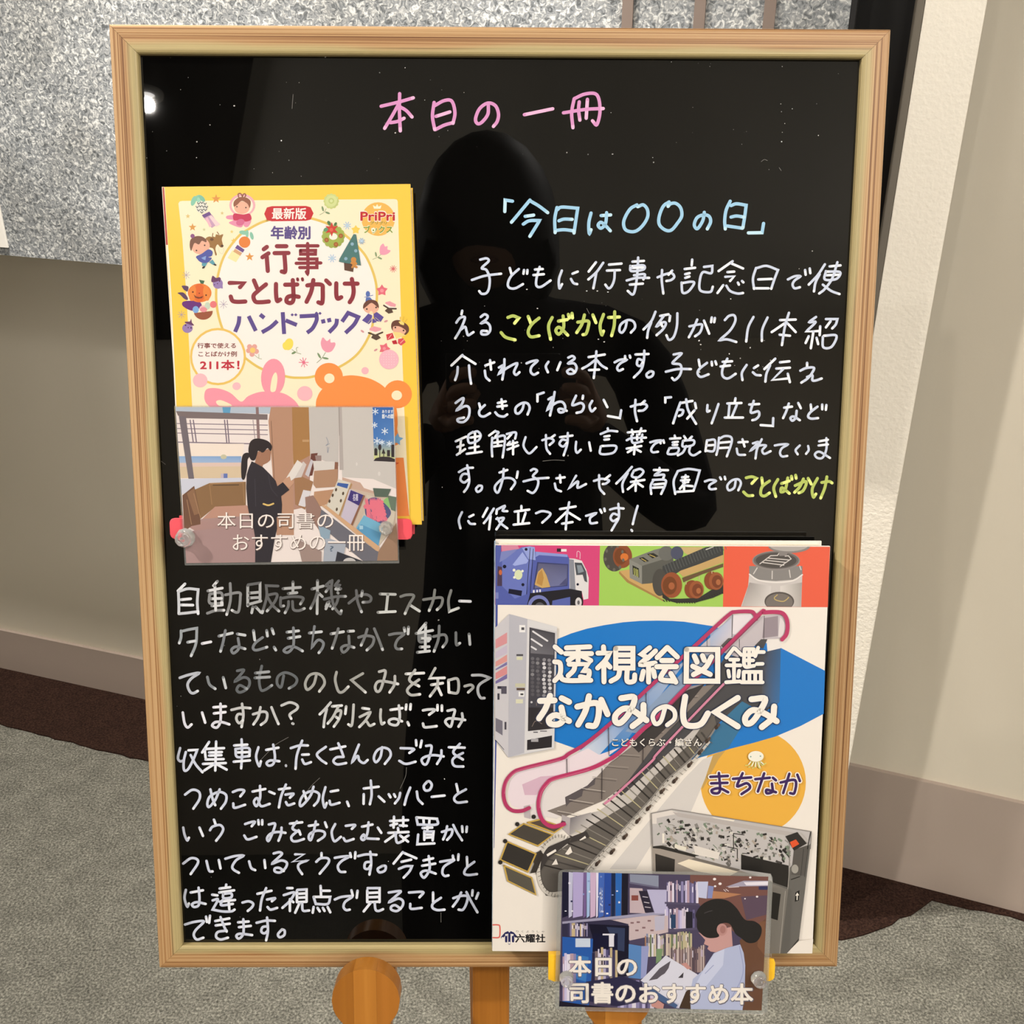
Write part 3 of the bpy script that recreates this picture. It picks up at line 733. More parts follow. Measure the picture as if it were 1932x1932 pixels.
writing('thin faded grey marker line', FA, FT, 5.2,
 (*J, "#9aa0a6#d0d4da 130 605 130 680 110 745/140 610 220 590 310 575 310 575 300 750 245 890/205 735 290 720 // #c4c4ce#e6e6ee 370 750 470 730 // #7a7e84#c8ccd0 560 665 715 630/635 600 610 730 580 840/770 640 860 655/780 690 790 800 730 860 705 820 760 785 860 810/955 600 970 710/1060 680 980 740 950 800 990 825 1110 790/1105 600 1115 665/1165 580 1185 640/1190 790 1210 825/1335 620 1470 605/1350 690 1485 670/1410 570 1410 770 1350 850 1300 830 1350 790 1430 790 1515 835/1590 630 1730 615/1650 555 1615 800 1615 800 1690 710 1750 740 1740 800 1700 855"),
 (*K, "#707274#c8cacc 25 640 170 615/110 580 80 690 40 805/220 610 285 607/230 665 230 790 170 850 145 800 200 770 290 795/340 680 420 660 510 680 500 760 435 825/440 585 410 680 370 770/520 580 570 700 615 820/690 650 770 635 860 640 790 700 760 770 780 810 835 810/860 570 868 610/910 560 905 640/1110 515 1030 610/995 635 1185 600/1025 660 1040 730 1140 720/1030 655 1150 660 1155 700/1040 690 1150 690/1105 540 1100 820/1040 790 1145 785/1010 850 1150 835/1195 670 1320 650 1345 720 1300 790/1260 550 1250 700 1200 840/1450 625 1455 760 1495 745/1600 640 1610 760"))
writing('thin partly faded marker line', FA, FT, 5.2,
 (*L_, "#b9bdc8#e0e4ec 115 235 220 200 335 180 250 240 205 310 230 390 270 410 320 385 // #80858a#c8ccd0 430 225 455 310 520 360/610 230 640 350 // #606468#a0a4a8 770 155 845 145 800 210 745 275 840 230 900 250 910 310 870 370 800 400 765 370 800 320 880 360/1050 100 1020 250 1040 370 1090 370 1165 320/975 180 1130 165/970 235 1140 225/1300 210 1270 340 1225 300 1235 220 1310 175 1400 200 1450 250 1430 310 1360 355 // #a2a29e#d2d2ce 1670 210 1640 310 1570 370 1545 300 1590 210 1670 185 1740 220 1765 300 1705 390"),
 (*M_, "#a2a29e#dcdcda 90 170 75 260 110 385 160 395 225 335/390 185 260 260 260 260 340 330 420 400 // #b4b4b2#e4e4e4 575 165 645 155 630 250 590 370 550 390 530 340 560 280 640 275 790 305/755 215 750 310 695 400/880 190 1085 180/985 145 920 260 1030 330/1030 255 940 320 895 380 940 430 1040 422/1215 125 1150 240 1150 240 1320 235/1170 315 1300 295/1245 240 1235 330 1155 445/1240 330 1285 430/1365 260 1370 400/1370 260 1470 250 1470 400 1375 400/1550 330 1620 315 1645 345 1590 400 // #cfd1d6#eeeef2 1635 205 1740 205 1840 235 1840 235 1720 310 1700 390 1730 460 1775 465"))
writing(None, '#c6c7c6', '#e8e9ea', 5.0,
 (*L_, "#dcdce8#f0f0f8 150 630 170 750 205 800 250 765/370 630 405 745/500 570 640 560/505 640 635 625/580 530 580 720 540 800 485 780 520 740 600 740 680 765 // #c4c5c6#e4e6e8 705 600 820 575 920 580/825 530 840 660 820 795/835 650 780 650 760 700 790 750 835 720/950 650 1060 620 1110 640 1100 720 1040 770/1035 570 1010 680 955 765/1160 570 1200 670 1240 760/1275 550 1370 515 1450 545 1450 590 1370 650 1385 700/1400 755 1408 758/1835 515 1770 590 1710 650/1790 590 1765 700 1755 795"),
 (*M_, "#bebfbd#e4e6e8 40 560 150 550/110 565 50 680 -10 755/80 620 140 610 120 700 60 790/85 680 110 700/200 560 190 645/285 540 275 700 260 780 225 765/385 580 460 590/355 680 460 630 470 640 420 720 350 795/420 720 440 740 470 780 520 760/595 595 590 680 605 760 635 745 // #d0d2d6#f0f0f4 705 600 840 580/800 550 810 680 780 770 700 760 690 720 750 700 835 730/885 540 880 595/935 535 930 595/900 740 915 775/1075 605 1140 595 1210 600 1145 655/1075 755 1090 795 1150 795 1230 785/1240 545 1240 605/1290 550 1290 610/1355 610 1435 600 1420 680 1390 790 1330 740 1360 700 1440 700 1555 715/1520 640 1525 710 1480 790"))
writing(None, '#d0d6e9', '#ecf0fb', 4.8,
 (*N_, "120 190 95 300 120 340 160 330/185 235 160 340 165 440 210 430 270 320 315 210 315 210 215 215/240 270 300 380 375 465/450 120 370 240/400 210 410 300/400 200 620 190/450 240 595 235/450 275 590 270/530 115 520 445/410 320 615 315/380 370 640 360/510 370 395 445/530 370 650 435/735 160 885 150/750 200 770 290 910 280/755 200 900 190 910 270/760 240 900 235/730 345 915 330/820 90 825 250 815 420/1012 180 985 290 1020 395 1040 340/1100 210 1240 185/1180 150 1200 290 1180 370 1130 390 1105 360 1150 330 1250 340/1325 388 1326 392/1380 190 1480 160 1575 160/1510 105 1450 270 1435 425/1510 265 1585 262/1510 320 1540 370 1610 350/1780 175 1680 255 1720 320 1785 365"),
 (*O_, "20 205 190 170/110 135 150 230 170 290/165 290 90 295 55 340 100 375 200 360/345 150 300 260 265 355 265 355 330 280 350 330 400 360 445 325/610 180 590 290 540 350 515 300 550 220 620 185 690 210 705 280 640 370/820 190 970 200 920 245/805 335 880 370 990 345/995 100 1000 160/1060 105 1045 180/1110 165 1170 165 1160 250 1120 365 1080 370 1060 320 1110 285 1200 270 1310 285/1285 215 1280 290 1235 370/1370 180 1550 185/1495 140 1420 240 1530 320/1530 245 1430 300 1410 350 1440 395 1535 400"))
writing(None, '#d0d6e9', '#ecf0fb', 4.8,
 (*N_, "175 720 260 665 335 690 340 770 270 880/465 660 490 770 520 840/570 660 520 780 450 860 430 820 460 740 560 690 640 720 640 800 585 880/720 690 790 665 850 675 805 740/725 820 740 870 860 835/945 685 1090 655/1030 620 1030 760 990 850 960 800 1000 760 1040 850 1140 825/1135 685 1195 710/1245 660 1370 645/1325 605 1270 740 1245 865/1320 720 1410 710 1370 755/1325 805 1350 840 1420 820/1525 680 1560 780/1640 630 1600 740 1500 850 1485 800 1530 720 1620 680 1700 710 1690 790 1645 845/1775 635 1745 760 1765 865 1790 815/1835 685 1920 670/1822 790 1840 835 1936 812"),
 (*O_, "210 800 230 850/400 650 570 630/480 560 490 720 470 830/400 715 398 825/570 740 635 800/685 715 705 750/745 715 760 745/815 700 800 760 755 820/930 640 890 740 865 835/1005 685 1020 770 1070 825/1125 570 1085 620 1100 670 1150 665 1175 610 1150 570 1125 570/1175 745 1320 730/1455 600 1475 690/1565 660 1460 720 1430 770 1470 810 1575 800"))
writing(None, '#d0d6e9', '#ecf0fb', 4.8,
 (*P_, "155 250 170 330 200 395 220 365/340 250 380 345/505 160 525 215/460 280 490 240 570 220 610 260 590 320 530 400/860 210 920 190 970 185 935 235/850 340 890 385 990 355/1010 165 1015 215/1055 165 1055 215/1130 215 1200 205 1180 290 1130 400 1110 370 1150 320 1230 300 1320 310/1275 250 1270 320 1240 400/1370 205 1510 190/1450 180 1400 260 1480 300/1475 285 1490 330/1470 280 1390 350 1400 400 1450 405 1530 380/1585 230 1690 215/1665 180 1640 300 1610 390 1585 370 1600 320 1680 285 1760 300 1760 350 1690 400/1770 190 1790 245"),
 (*Q_, "75 210 35 300 65 405 140 355/195 230 300 220 265 265/170 370 200 405 285 380/380 240 500 215/455 190 440 320 400 390 370 370 400 330 430 370 570 380/560 250 600 310/700 175 905 165/705 225 780 205/745 125 740 250/850 130 850 235/810 225 890 230/790 255 795 300/680 310 910 300/770 320 645 410/760 310 780 420 850 400/815 340 905 410/910 340 850 375/1000 140 1015 215 1015 215 1230 215 1235 150 1235 150 1000 135/1080 150 1085 210/1150 150 1145 210/1070 255 1180 250/1125 220 1125 290/1090 290 1090 390/1095 295 1195 295 1195 295 1185 395/1100 330 1185 330/1100 365 1185 360/1020 330 1010 440 1010 440 1205 430/1290 300 1400 270 1400 330 1350 390/1350 235 1335 310 1305 385/1420 220 1460 300 1520 395/1520 235 1525 300/1575 240 1570 300"))
writing(None, '#d0d6e9', '#ecf0fb', 4.8,
 (*P_, "155 660 240 600 310 610 320 660 240 780/420 630 450 740 490 750/560 620 580 715/635 605 740 575 840 570 760 620 715 690 730 730 790 765/905 635 930 710 975 735/1080 620 1090 710/1185 545 1250 530 1280 550 1230 600 1170 660 1270 625 1335 650 1320 710 1260 760 1200 750 1200 715 1250 710 1300 745/1430 555 1530 555 1530 555 1400 640 1400 640 1580 620 1580 620 1480 660 1465 710 1510 780/1730 540 1730 590/1670 640 1720 600 1800 600 1810 650 1710 775"),
 (*Q_, "70 595 160 580 235 580 150 630 105 690 130 750 190 755/245 540 255 585/305 530 300 600/335 575 430 555 545 560/475 525 485 660 465 785/480 640 420 650 410 710 450 720 480 680/615 685 560 720 580 760 640 740 650 690 615 685/845 530 740 660/860 540 1000 600/830 640 940 615/800 720 880 690 950 690 950 690 920 750 855 820/1080 625 1190 600/1065 685 1215 660/1140 575 1150 720 1090 820 1050 770 1110 740 1220 775/1270 640 1360 625 1430 620 1320 690 1295 760 1320 800 1365 795/1415 570 1420 610/1480 555 1475 620/1575 585 1580 690/1660 640 1570 710 1545 770 1590 790 1690 780"))
writing(None, '#d0d6e9', '#ecf0fb', 4.8,
 (*R_, "185 235 170 330 200 425 220 390/240 265 380 240/330 210 340 330 330 410 280 430 255 400 310 375 410 395/485 290 545 298/490 355 550 345 490 460 490 460 600 480 700 480 740 460/645 175 640 210/570 220 690 205/565 265 735 240/610 280 615 330 700 320 700 275 615 280/570 370 745 350/600 355 590 410 720 395/670 330 680 455/830 380 900 365 950 390 940 430 890 475/1000 280 1160 245/1100 215 1050 340 1030 470/1110 345 1200 330 1165 365/1115 430 1150 460 1225 440/1340 215 1400 215/1300 295 1420 265 1370 360 1285 440/1370 340 1370 475/1385 355 1410 375/1450 245 1450 370/1455 235 1560 230 1560 230 1560 370/1460 280 1550 275/1460 325 1550 320/1450 375 1560 370/1480 385 1430 495/1510 390 1520 470 1590 470/1720 190 1725 300/1730 245 1825 245/1640 315 1665 395 1665 395 1800 395 1830 315 1830 315 1645 315/1640 430 1630 495/1685 440 1710 480/1745 440 1765 475/1800 430 1830 490"),
 (*S_, "70 345 150 315 270 310 190 370 170 430 200 465 240 460/260 240 275 300/330 245 320 325/440 240 440 370/445 215 580 215 580 215 580 375/450 270 575 265/450 320 575 315/440 375 575 370/480 380 400 480/525 385 535 460 570 475 620 455/685 265 820 250 760 310 690 375 790 335 845 360 840 420 780 475 715 460 715 425 760 410 820 450/915 265 1075 260 1035 320/930 395 940 450 1060 440/1190 265 1190 370/1280 325 1190 390 1185 440 1240 465 1320 460/1420 330 1500 305 1580 310 1570 390 1530 460 1480 460/1510 265 1470 350 1415 425/1570 260 1620 360 1695 490/1640 240 1635 300/1705 270 1680 335"))
writing(None, '#d0d6e9', '#ecf0fb', 4.8,
 (*R_, "175 630 280 600 390 595 300 690 275 750 310 800 385 780/415 540 425 600/460 530 450 610/520 590 680 560/525 640 685 620/580 545 620 650 650 710/650 700 550 715 530 770 580 800 665 780/780 605 900 595/790 660 925 645/840 570 840 730 790 790 760 760 800 735 940 750/990 610 1100 585 1200 588/1110 550 1120 700 1100 810/1115 650 1060 660 1045 710 1080 730 1120 700/1280 685 1235 740 1255 775 1305 750 1310 700 1280 685"))

# chalk dust, specks and hairline scratches left on the gloss
P = Print(0.00008, 1.0, 1.4e-5)
rng = random.Random(11)
for k in range(170):
    x = rng.uniform(275, 1600); y = rng.choice([rng.uniform(105, 340), rng.uniform(105, 1770), rng.uniform(560, 720)])
    if y > 1000 and x > 920: continue
    if 300 < x < 800 and 340 < y < 1070: continue
    r = rng.choice([0.5, 0.6, 0.7, 0.8, 1.3]); g = rng.choice(['#5a5a58', '#8a8884', '#b8b6b2', '#e0dedc'])
    P.ell(g, x, y, r, r * rng.uniform(.6, 1.4), rng.uniform(0, 90), 7)
for a in ("544 1391 520 1405 505 1420 490 1436", "603 1468 590 1480 580 1492", "1024 870 1045 868 1065 869", "767 1448 765 1465 755 1488",
          "1107 582 1112 592", "553 178 551 205", "1436 305 1442 301 1448 303", "1470 316 1474 322", "832 1722 832 1740", "304 870 312 876", "360 878 370 876"):
    P.line('#6c6a66', 0.8, a)
for a in ((1107, 549), (1127, 549), (1147, 551), (994, 546), (1014, 582), (1129, 640), (1140, 645), (1320, 702), (1322, 650)):
    P.ell('#cfcdc8', *a, 1.6, 1.0, 0, 8)
dust = P.build('dust_specks', M_chalk, board); dust['kind'] = 'stuff'
# ================================================================== books, holders, laminated cards
M_cover = print_mat('printed_cover', 0.32, 0.25)
M_cover2 = print_mat('printed_board_cover', 0.38, 0.15)
M_photo = print_mat('printed_photo', 0.30, 0.3)
M_pages = plain('page_edges', '#f1e7cf', 0.8, 0.2, vary=0.12, vscale=900)
M_white = plain('white_cover_board', '#dcd6ce', 0.45, 0.5)
M_yel = plain('yellow_cover_board', '#dcb040', 0.4, 0.5)
M_redsp = plain('red_spine', '#b52a20', 0.4, 0.5)
M_bluesp = plain('blue_white_spine', '#a9c3e6', 0.35, 0.5, vary=0.5, vscale=90)

def loc2(p, z): return onb(p, z)
def slab(name, quad_px, z0, z1, zref, off, mat, parent, bev=0.0004, grow=0.0):
    """plate whose outline was measured on the plane zref, carried straight back from z1 to z0"""
    q = loc2(quad_px, zref)
    c = q.mean(0)
    q = q + np.sign(q - c) * grow
    q = [(a[0] - off[0], a[1] - off[1]) for a in q][::-1]
    bm = bmesh.new(); prism(bm, q, z0 - off[2], z1 - off[2])
    if bev: bevel(bm, bev, 2)
    bmesh.ops.recalc_face_normals(bm, faces=bm.faces[:])
    return link(name, bm_mesh(name, bm), mat, parent)
S1 = 7.4308
def frompx(ox, oy, s, *a): return [(ox + a[i] / s, oy + a[i + 1] / s) for i in range(0, len(a), 2)]

# ------------------------------------------------------------------ handbook with the yellow cover
Z1 = 0.0175
q1 = [(306, 352.5), (774.5, 347), (796, 990), (347, 992)]
o1 = onb([(347, 992)], Z1)[0]; off1 = (float(o1[0]), float(o1[1]), 0.002)
book1 = board_empty('picture_book', *off1)
tag(book1, 'yellow-bordered picture handbook with cartoon children, propped upper left on the board', 'book')
slab('back_cover', q1, 0.0022, 0.0026, Z1, off1, M_yel, book1, 0)
slab('page_block', q1, 0.0028, Z1 - 0.0009, Z1, off1, M_pages, book1, 0, grow=-0.0008)
fc1 = slab('front_cover', q1, Z1 - 0.0007, Z1, Z1, off1, M_yel, book1, 0.0003)
sp = slab('spine', [(305.2, 352.5), (306.8, 352.5), (348, 992), (346.2, 992)], 0.0022, Z1 - 0.0001, Z1, off1, M_white, book1, 0)

P = Print(Z1 + 0.00002, 0.80, 1.4e-5, off1)
P.poly('#fbd04c', [307, 353.5, 773.8, 348, 795.2, 989, 347.6, 991])
P.poly('#fdf3e4', "307 353 310.5 353 317 462 323.5 560 333 766 349.5 991 347.5 991 330.6 766 321 560 314 462")
P.poly('#b3302a', "306.6 353.4 309.6 353.4 316.6 462 313.2 462")
P.poly('#fff0cf', "339 380 344 379 744 375.6 748.5 376.5 750.5 380 756.7 600 762.5 767 772.5 972 372 975 362.5 766 352.5 570 344 450 336.6 384")
P.poly('#fdf4ee', "504 416 468 433 448 448 424 481 411.7 517.6 407.7 555 411 590 421.7 625 440 655 464.7 677 494 696 538.8 710 564 712.7 592.5 710 639.6 692.6 674.6 667.7 697.5 631 705 600 711 562 708 528 694.8 492 678.6 469 649 442 612.7 420 560 408", True)
P.line('#e9c766', 4.6, "504 416 468 433 448 448 424 481 411.7 517.6 407.7 555 411 590 421.7 625 440 655 464.7 677 494 696 538.8 710 564 712.7 592.5 710 639.6 692.6 674.6 667.7 697.5 631 705 600 711 562 708 528 694.8 492 678.6 469 649 442 612.7 420 560 408", closed=True)
# upper left corner, traced at S1
P.t(300, 340, S1)
P.star('#de9442', 800, 262, 66); P.star('#de9c4a', 470, 660, 58); P.star('#e3c57c', 405, 505, 36); P.star('#ddc685', 885, 462, 28)
P.star('#cfd0a0', 632, 692, 26); P.star('#ecd27c', 1020, 722, 28); P.star('#eec45a', 1045, 850, 40)
P.ell('#84c7ad', 485, 290, 34, 72, 20); P.ell('#84c7ad', 540, 250, 36, 60, 55); P.ell('#7cc0a6', 600, 255, 60, 30, 45); P.ell('#9ad4bc', 560, 300, 26, 60, -10)
P.ell('#e8e6dc', 600, 380, 82, 84)
for (x, y) in ((555, 325), (600, 315), (645, 330), (535, 375), (580, 365), (625, 370), (665, 375), (555, 420), (605, 415), (650, 415), (600, 450)):
    P.line('#5c5e60', 1.5, [x - 18, y - 10, x, y + 12, x + 18, y - 10], smooth=False)
P.poly('#c9a0c0', "630 530 740 480 830 610 740 670"); P.poly('#f2b9c9', "650 540 680 520 740 640 710 660"); P.poly('#f7d5d8', "700 510 735 495 860 620 800 650")
P.poly('#6d4a8e', "600 490 705 440 735 480 630 530")
# girl with a round veil
P.ell('#eeb0bc', 1168, 350, 182, 158); P.ell('#fdf0d8', 1168, 355, 150, 130)
P.poly('#e994b4', "950 500 1060 490 1120 520 1180 560 1175 640 1120 660 980 600 1040 560 950 540", True); P.poly('#e994b4', "1190 540 1290 560 1250 650 1190 640", True)
P.poly('#c92f58', "1050 470 1180 480 1270 470 1295 550 1220 580 1150 560 1050 560", True); P.ell('#d86a94', 1140, 590, 60, 45, -20)
P.ell('#f0b59c', 1162, 385, 108, 88); P.poly('#95593f', "1050 370 1050 300 1110 245 1170 235 1240 250 1285 300 1270 390 1240 330 1160 290 1100 340", True)
P.line('#95593f', 2.2, "1115 235 1110 195 1140 185 1160 210 1170 235 1180 200 1205 190 1215 215 1200 240")
for x, y in ((1092, 372), (1218, 384)): P.ell('#4a2a24', x, y, 10)
# boy and ox
P.poly('#9c713c', "650 830 700 790 780 800 800 760 850 770 900 760 880 830 900 930 860 940 820 900 790 960 810 1040 790 1050 760 960 690 930", True)
P.line('#8a6232', 1.6, "755 745 750 790 775 800", "815 725 840 760"); P.ell('#4e2f1c', 885, 920, 20, 16); P.ell('#6a4424', 740, 830, 26, 20)
P.line('#e6dcc0', 1, "830 940 850 1010 890 1030 910 980 900 950")
P.ell('#f0b59c', 585, 925, 128, 112, -15); P.poly('#7b5240', "430 920 445 830 520 785 600 790 660 830 660 870 600 850 560 900 500 880 470 940 450 990", True)
P.ell('#8a4f86', 470, 782, 30); P.ell('#4a2a24', 525, 985, 11); P.ell('#4a2a24', 640, 912, 11); P.poly('#f0b59c', "660 880 695 865 690 920 665 940")
P.poly('#5058a8', "520 1070 600 1030 690 970 750 1000 740 1060 690 1080 740 1090 690 1150 620 1160 570 1140 540 1110", True)
P.poly('#88a4dc', "590 1090 660 1060 650 1120 620 1110"); P.poly('#5fa3b4', "600 1160 680 1160 650 1210 600 1200"); P.poly('#5fa3b4', "700 1150 750 1110 790 1170 760 1190")
P.ell('#2e2e30', 625, 1222, 24, 14, -35); P.ell('#2e2e30', 785, 1185, 22, 12, 20)
# orange lantern
P.ell('#8cc8b0', 1185, 735, 62, 30, 10); P.ell('#8cc8b0', 1235, 750, 22, 55, 0); P.ell('#8cc8b0', 1300, 780, 24, 56, -15)
P.ell('#e8833a', 1200, 868, 80)
P.poly('#f3ecb0', "1030 980 1150 1040 1080 1150 960 1090"); P.poly('#dba87c', "1065 960 1165 1020 1140 1060 1040 1000"); P.poly('#6d4a8e', "1100 905 1200 975 1175 1015 1065 950")
P.star('#e39a4a', 1270, 1075, 64)
for (x, y, r) in ((382, 1330, 56), (905, 1740, 60), (315, 1885, 55)): P.burst('#a79cb4', x, y, r, 0.8)
# pumpkin child
P.poly('#5b3e63', "320 1480 410 1490 400 1560 370 1550 345 1530", True); P.poly('#5b3e63', "260 1580 340 1575 400 1640 400 1680 350 1660 300 1610", True)
P.poly('#6b2a7d', "330 1710 420 1690 560 1700 600 1760 560 1800 460 1830 340 1770", True)
P.poly('#3d6a4e', "560 1395 640 1410 620 1460 585 1450"); P.ell('#ea7f34', 570, 1580, 166, 132); P.ell('#e2692a', 565, 1580, 78, 130); P.ell('#ee8a3c', 470, 1585, 50, 110, 8)
P.ell('#ee8a3c', 665, 1585, 46, 105, -8); P.poly('#7a3a1c', "485 1600 520 1630 570 1640 625 1620 600 1655 550 1662 505 1645"); P.ell('#5a2410', 475, 1568, 12); P.ell('#5a2410', 660, 1612, 12); P.ell('#7a3a1c', 565, 1585, 10, 8)
P.ell('#8fb9e6', 515, 1815, 44, 50); P.ell('#f0c0c4', 620, 1800, 55, 45); P.ell('#c9d8c4', 680, 1760, 40, 50); P.ell('#ea7a80', 762, 1742, 48)
P.t(310, 560, S1)
P.setclip("400 230 690 195 690 340 400 340"); P.ell('#9c5439', 545, 200, 134, 122); P.setclip()
P.ell('#e8929c', 550, 180, 50, 36); P.ell('#7faee6', 440, 180, 40, 48)
P.t(300, 340, S1)
P.ell('#9a80ba', 825, 1450, 70, 72); P.poly('#6c3a68', "750 1340 800 1370 850 1360 860 1400 740 1430", True); P.ell('#5a2a50', 850, 1415, 10); P.ell('#5a2a50', 820, 1450, 8); P.ell('#5a2a50', 778, 1465, 8); P.poly('#9a80ba', "850 1440 890 1460 895 1520 840 1510")
P.t(310, 560, S1)
P.ell('#9a80ba', 325, 440, 74, 66); P.poly('#6c3a68', "285 350 360 345 378 305 385 360 420 400 400 405 290 365"); P.ell('#4a1a40', 298, 398, 10); P.ell('#4a1a40', 375, 435, 11); P.ell('#4a1a40', 335, 432, 8)
P.ell('#f0c766', 752, 838, 393, 402); P.ell('#fdf2ec', 752, 838, 362, 370)
P.text('#7c2a26', '行事で使える', 465, 648, 1002, 720, 0.03); P.text('#7c2a26', 'ことばかけ例', 480, 765, 1015, 838, 0.03); P.text('#c4253c', '211本！', 505, 888, 1050, 1022, 0.045)
P.ell('#e9a9a0', 1195, 700, 36); P.ell('#e9a9a0', 1265, 700, 36); P.ell('#e9a9a0', 1290, 765, 36); P.ell('#e9a9a0', 1230, 805, 36); P.ell('#e9a9a0', 1180, 755, 34); P.ell('#f8cf74', 1238, 750, 38)
P.line('#a8b48e', 1, "1270 820 1320 860 1365 872", "1325 855 1325 805")
P.ell('#f7c0c8', 503, 1172, 102, 98); P.ell('#f7c0c8', 1013, 1253, 58, 54)
# rabbit
P.poly('#f79cae', "560 1400 580 1310 650 1280 780 1290 930 1350 1075 1470 1180 1390 1370 1330 1640 1345 1800 1430 1885 1535 1900 1640 600 1640 640 1560 580 1480", True)
P.ell('#f79cae', 1525, 1130, 168, 262, 3); P.poly('#fdeecb', "1490 1320 1500 1180 1530 1090 1565 1060 1585 1120 1580 1220 1555 1322", True); P.poly('#fdeecb', "725 1470 800 1450 950 1525 780 1530", True)
P.ell('#f8e160', 1745, 665, 62, 84, 15); P.ell('#f8e160', 1700, 690, 42, 56, -10); P.line('#8aa074', 1.1, "1790 740 1850 780 1915 802", "1860 770 1850 720 1875 708"); P.ell('#7a9468', 1815, 785, 34, 15, -25)
# purple subtitle
W6 = 7.6; PU = '#5d4b92'
P.line(PU, W6, "1052 272 1040 372 992 492", "1182 270 1283 478", "1342 248 1402 296", "1585 338 1490 425 1368 498", "1660 215 1680 522", "1700 330 1858 395", caps=False)
P.t(540, 560, S1)
P.line(PU, W6, "188 274 425 262 425 262 425 330 370 440 292 505", "512 316 526 372", "596 300 610 356", "712 308 695 395 600 500", "782 350 868 226 868 226 1010 284 1010 284 950 390 830 508", caps=False)
for x, y in ((84, 252), (134, 252), (424, 228), (474, 232)): P.poly(PU, [x, y - 22, x + 24, y, x, y + 22, x - 24, y])
P.t(300, 340, S1)
# dark red title strokes
RD = '#8e2f3c'
P.line(RD, 8.0, "1512 935 1468 968", "1535 1025 1450 1080", "1510 1070 1525 1272", "1652 925 1785 925", "1620 1022 1815 1020", "1758 1040 1770 1270 1720 1280",
       "990 1440 1190 1440 1190 1440 1135 1500", "1005 1630 1030 1690 1100 1705 1210 1700", "1330 1405 1378 1520", "1500 1460 1390 1550 1325 1620 1350 1700 1430 1710 1540 1700", "1640 1455 1640 1580 1655 1690 1700 1672")
P.t(540, 340, S1)
P.line(RD, 6.3, "150 920 445 920", "200 985 410 985 410 985 408 1036 408 1036 202 1036 202 1036 200 985", "180 1105 430 1105 430 1105 430 1225 430 1225 190 1225", "140 1165 485 1160", "300 888 304 1282 282 1284")
P.line(RD, 8.0, "-15 1465 155 1462", "92 1400 100 1560 100 1680 60 1722 5 1700 20 1640 90 1622 175 1635", "295 1475 400 1460 500 1470 512 1540 505 1715 450 1712", "380 1400 350 1560 285 1705", "560 1405 612 1455",
       "702 1445 702 1600 722 1660 772 1640", "820 1450 1000 1450", "920 1385 945 1540 930 1640 890 1710")
P.line(RD, 5.4, "158 1382 162 1400", "226 1380 230 1400")
P.t(0, 0, 1)
P.text('#5b4a8c', '年齢別', 511.5, 427, 585, 451, 0.045)
P.poly('#c9242e', "513 389 577 388.5 586 391 591.5 402.5 586 414.5 577 416.5 513 417.5 503.5 415 498.5 403.5 503.5 391.5")
P.text('#fff4ee', '最新版', 513.5, 392.5, 577.5, 413.5, 0.025)
P.t(540, 340, S1)
# upper right corner
for k in range(12):
    a = k * math.pi / 6; P.ell('#cfd98c', 632 + 82 * math.cos(a), 295 + 82 * math.sin(a), 28, None, 0, 12)
P.ell('#d6df9a', 632, 295, 82); P.ell('#c3d07e', 632, 290, 40); P.ell('#dbe4a6', 632, 290, 22)
P.line('#8fa580', 1.0, "560 400 530 450 470 485"); P.ell('#7f9a72', 512, 400, 14, 38, -15); P.ell('#7f9a72', 580, 458, 36, 14, 20)
for k in range(14):
    a = k * math.pi / 7; P.ell('#a9b95a', 660 + 125 * math.cos(a), 790 + 125 * math.sin(a), 40, None, 0, 12)
P.ell('#a3b553', 660, 790, 140); P.ell('#fdf2e6', 660, 790, 58, 46); P.ell('#5f9a70', 560, 690, 40, 26, -30)
P.star('#cf3a34', 638, 690, 102, 6, 0.45); P.ell('#e0644e', 632, 695, 26); P.ell('#4f7a4a', 600, 600, 22, 34, -30); P.ell('#4f7a4a', 690, 615, 18, 28, 30)
for x, y in ((566, 838), (765, 780), (697, 900)): P.ell('#a4552c', x, y, 32); P.ell('#b9783e', x, y, 18)
P.star('#f4d25c', 975, 695, 66, 5, 0.6); P.poly('#5f4234', "810 1155 950 1175 940 1288 815 1262"); P.poly('#4d7a78', "945 755 980 760 1048 1195 850 1165 738 1142 745 1105")
for x, y in ((925, 895), (975, 990), (836, 1100)): P.ell('#8fb2c8', x, y, 23)
P.ell('#cf8c44', 945, 1115, 38); P.poly('#cf8c44', "915 1140 975 1140 1000 1175 975 1190 1005 1215 985 1235 950 1215 925 1240 910 1220 930 1185 895 1165"); 
for x, y, r in ((855, 635, 52), (1058, 852, 42), (643, 1095, 54)): P.burst('#a5c6e6', x, y, r, 1.6, 8, 22); P.ell('#bcd4ea', x, y, r * .45)
P.ell('#f2bc5c', 1290, 545, 234, 236)
P.poly('#fff6da', "1230 400 1215 350 1255 370 1275 335 1295 370 1335 350 1322 400")
P.text('#fff0e0', 'PriPri', 1036, 436, 1528, 574, 0.09); P.text('#c32430', 'PriPri', 1045, 446, 1520, 564, 0.05)
P.text('#6f8438', 'プリプリ', 1180, 580, 1408, 618, 0.02); P.text('#fbf4d0', 'ブックス', 1080, 634, 1496, 748, 0.06); P.text('#7d9c3c', 'ブックス', 1086, 640, 1490, 742, 0.03)
P.ell('#fdf6e0', 1222, 700, 30, 32); P.ell('#7d9c3c', 1222, 702, 12)
P.poly('#f1a2ba', "1310 1010 1318 930 1360 888 1385 930 1420 925 1420 970 1462 985 1440 1020 1390 1045 1330 1045", True); P.line('#9fb08c', 1.0, "1330 1040 1280 1080 1212 1110"); P.ell('#8aa078', 1258, 1040, 13, 36, -12); P.ell('#8aa078', 1312, 1092, 34, 13, 25)
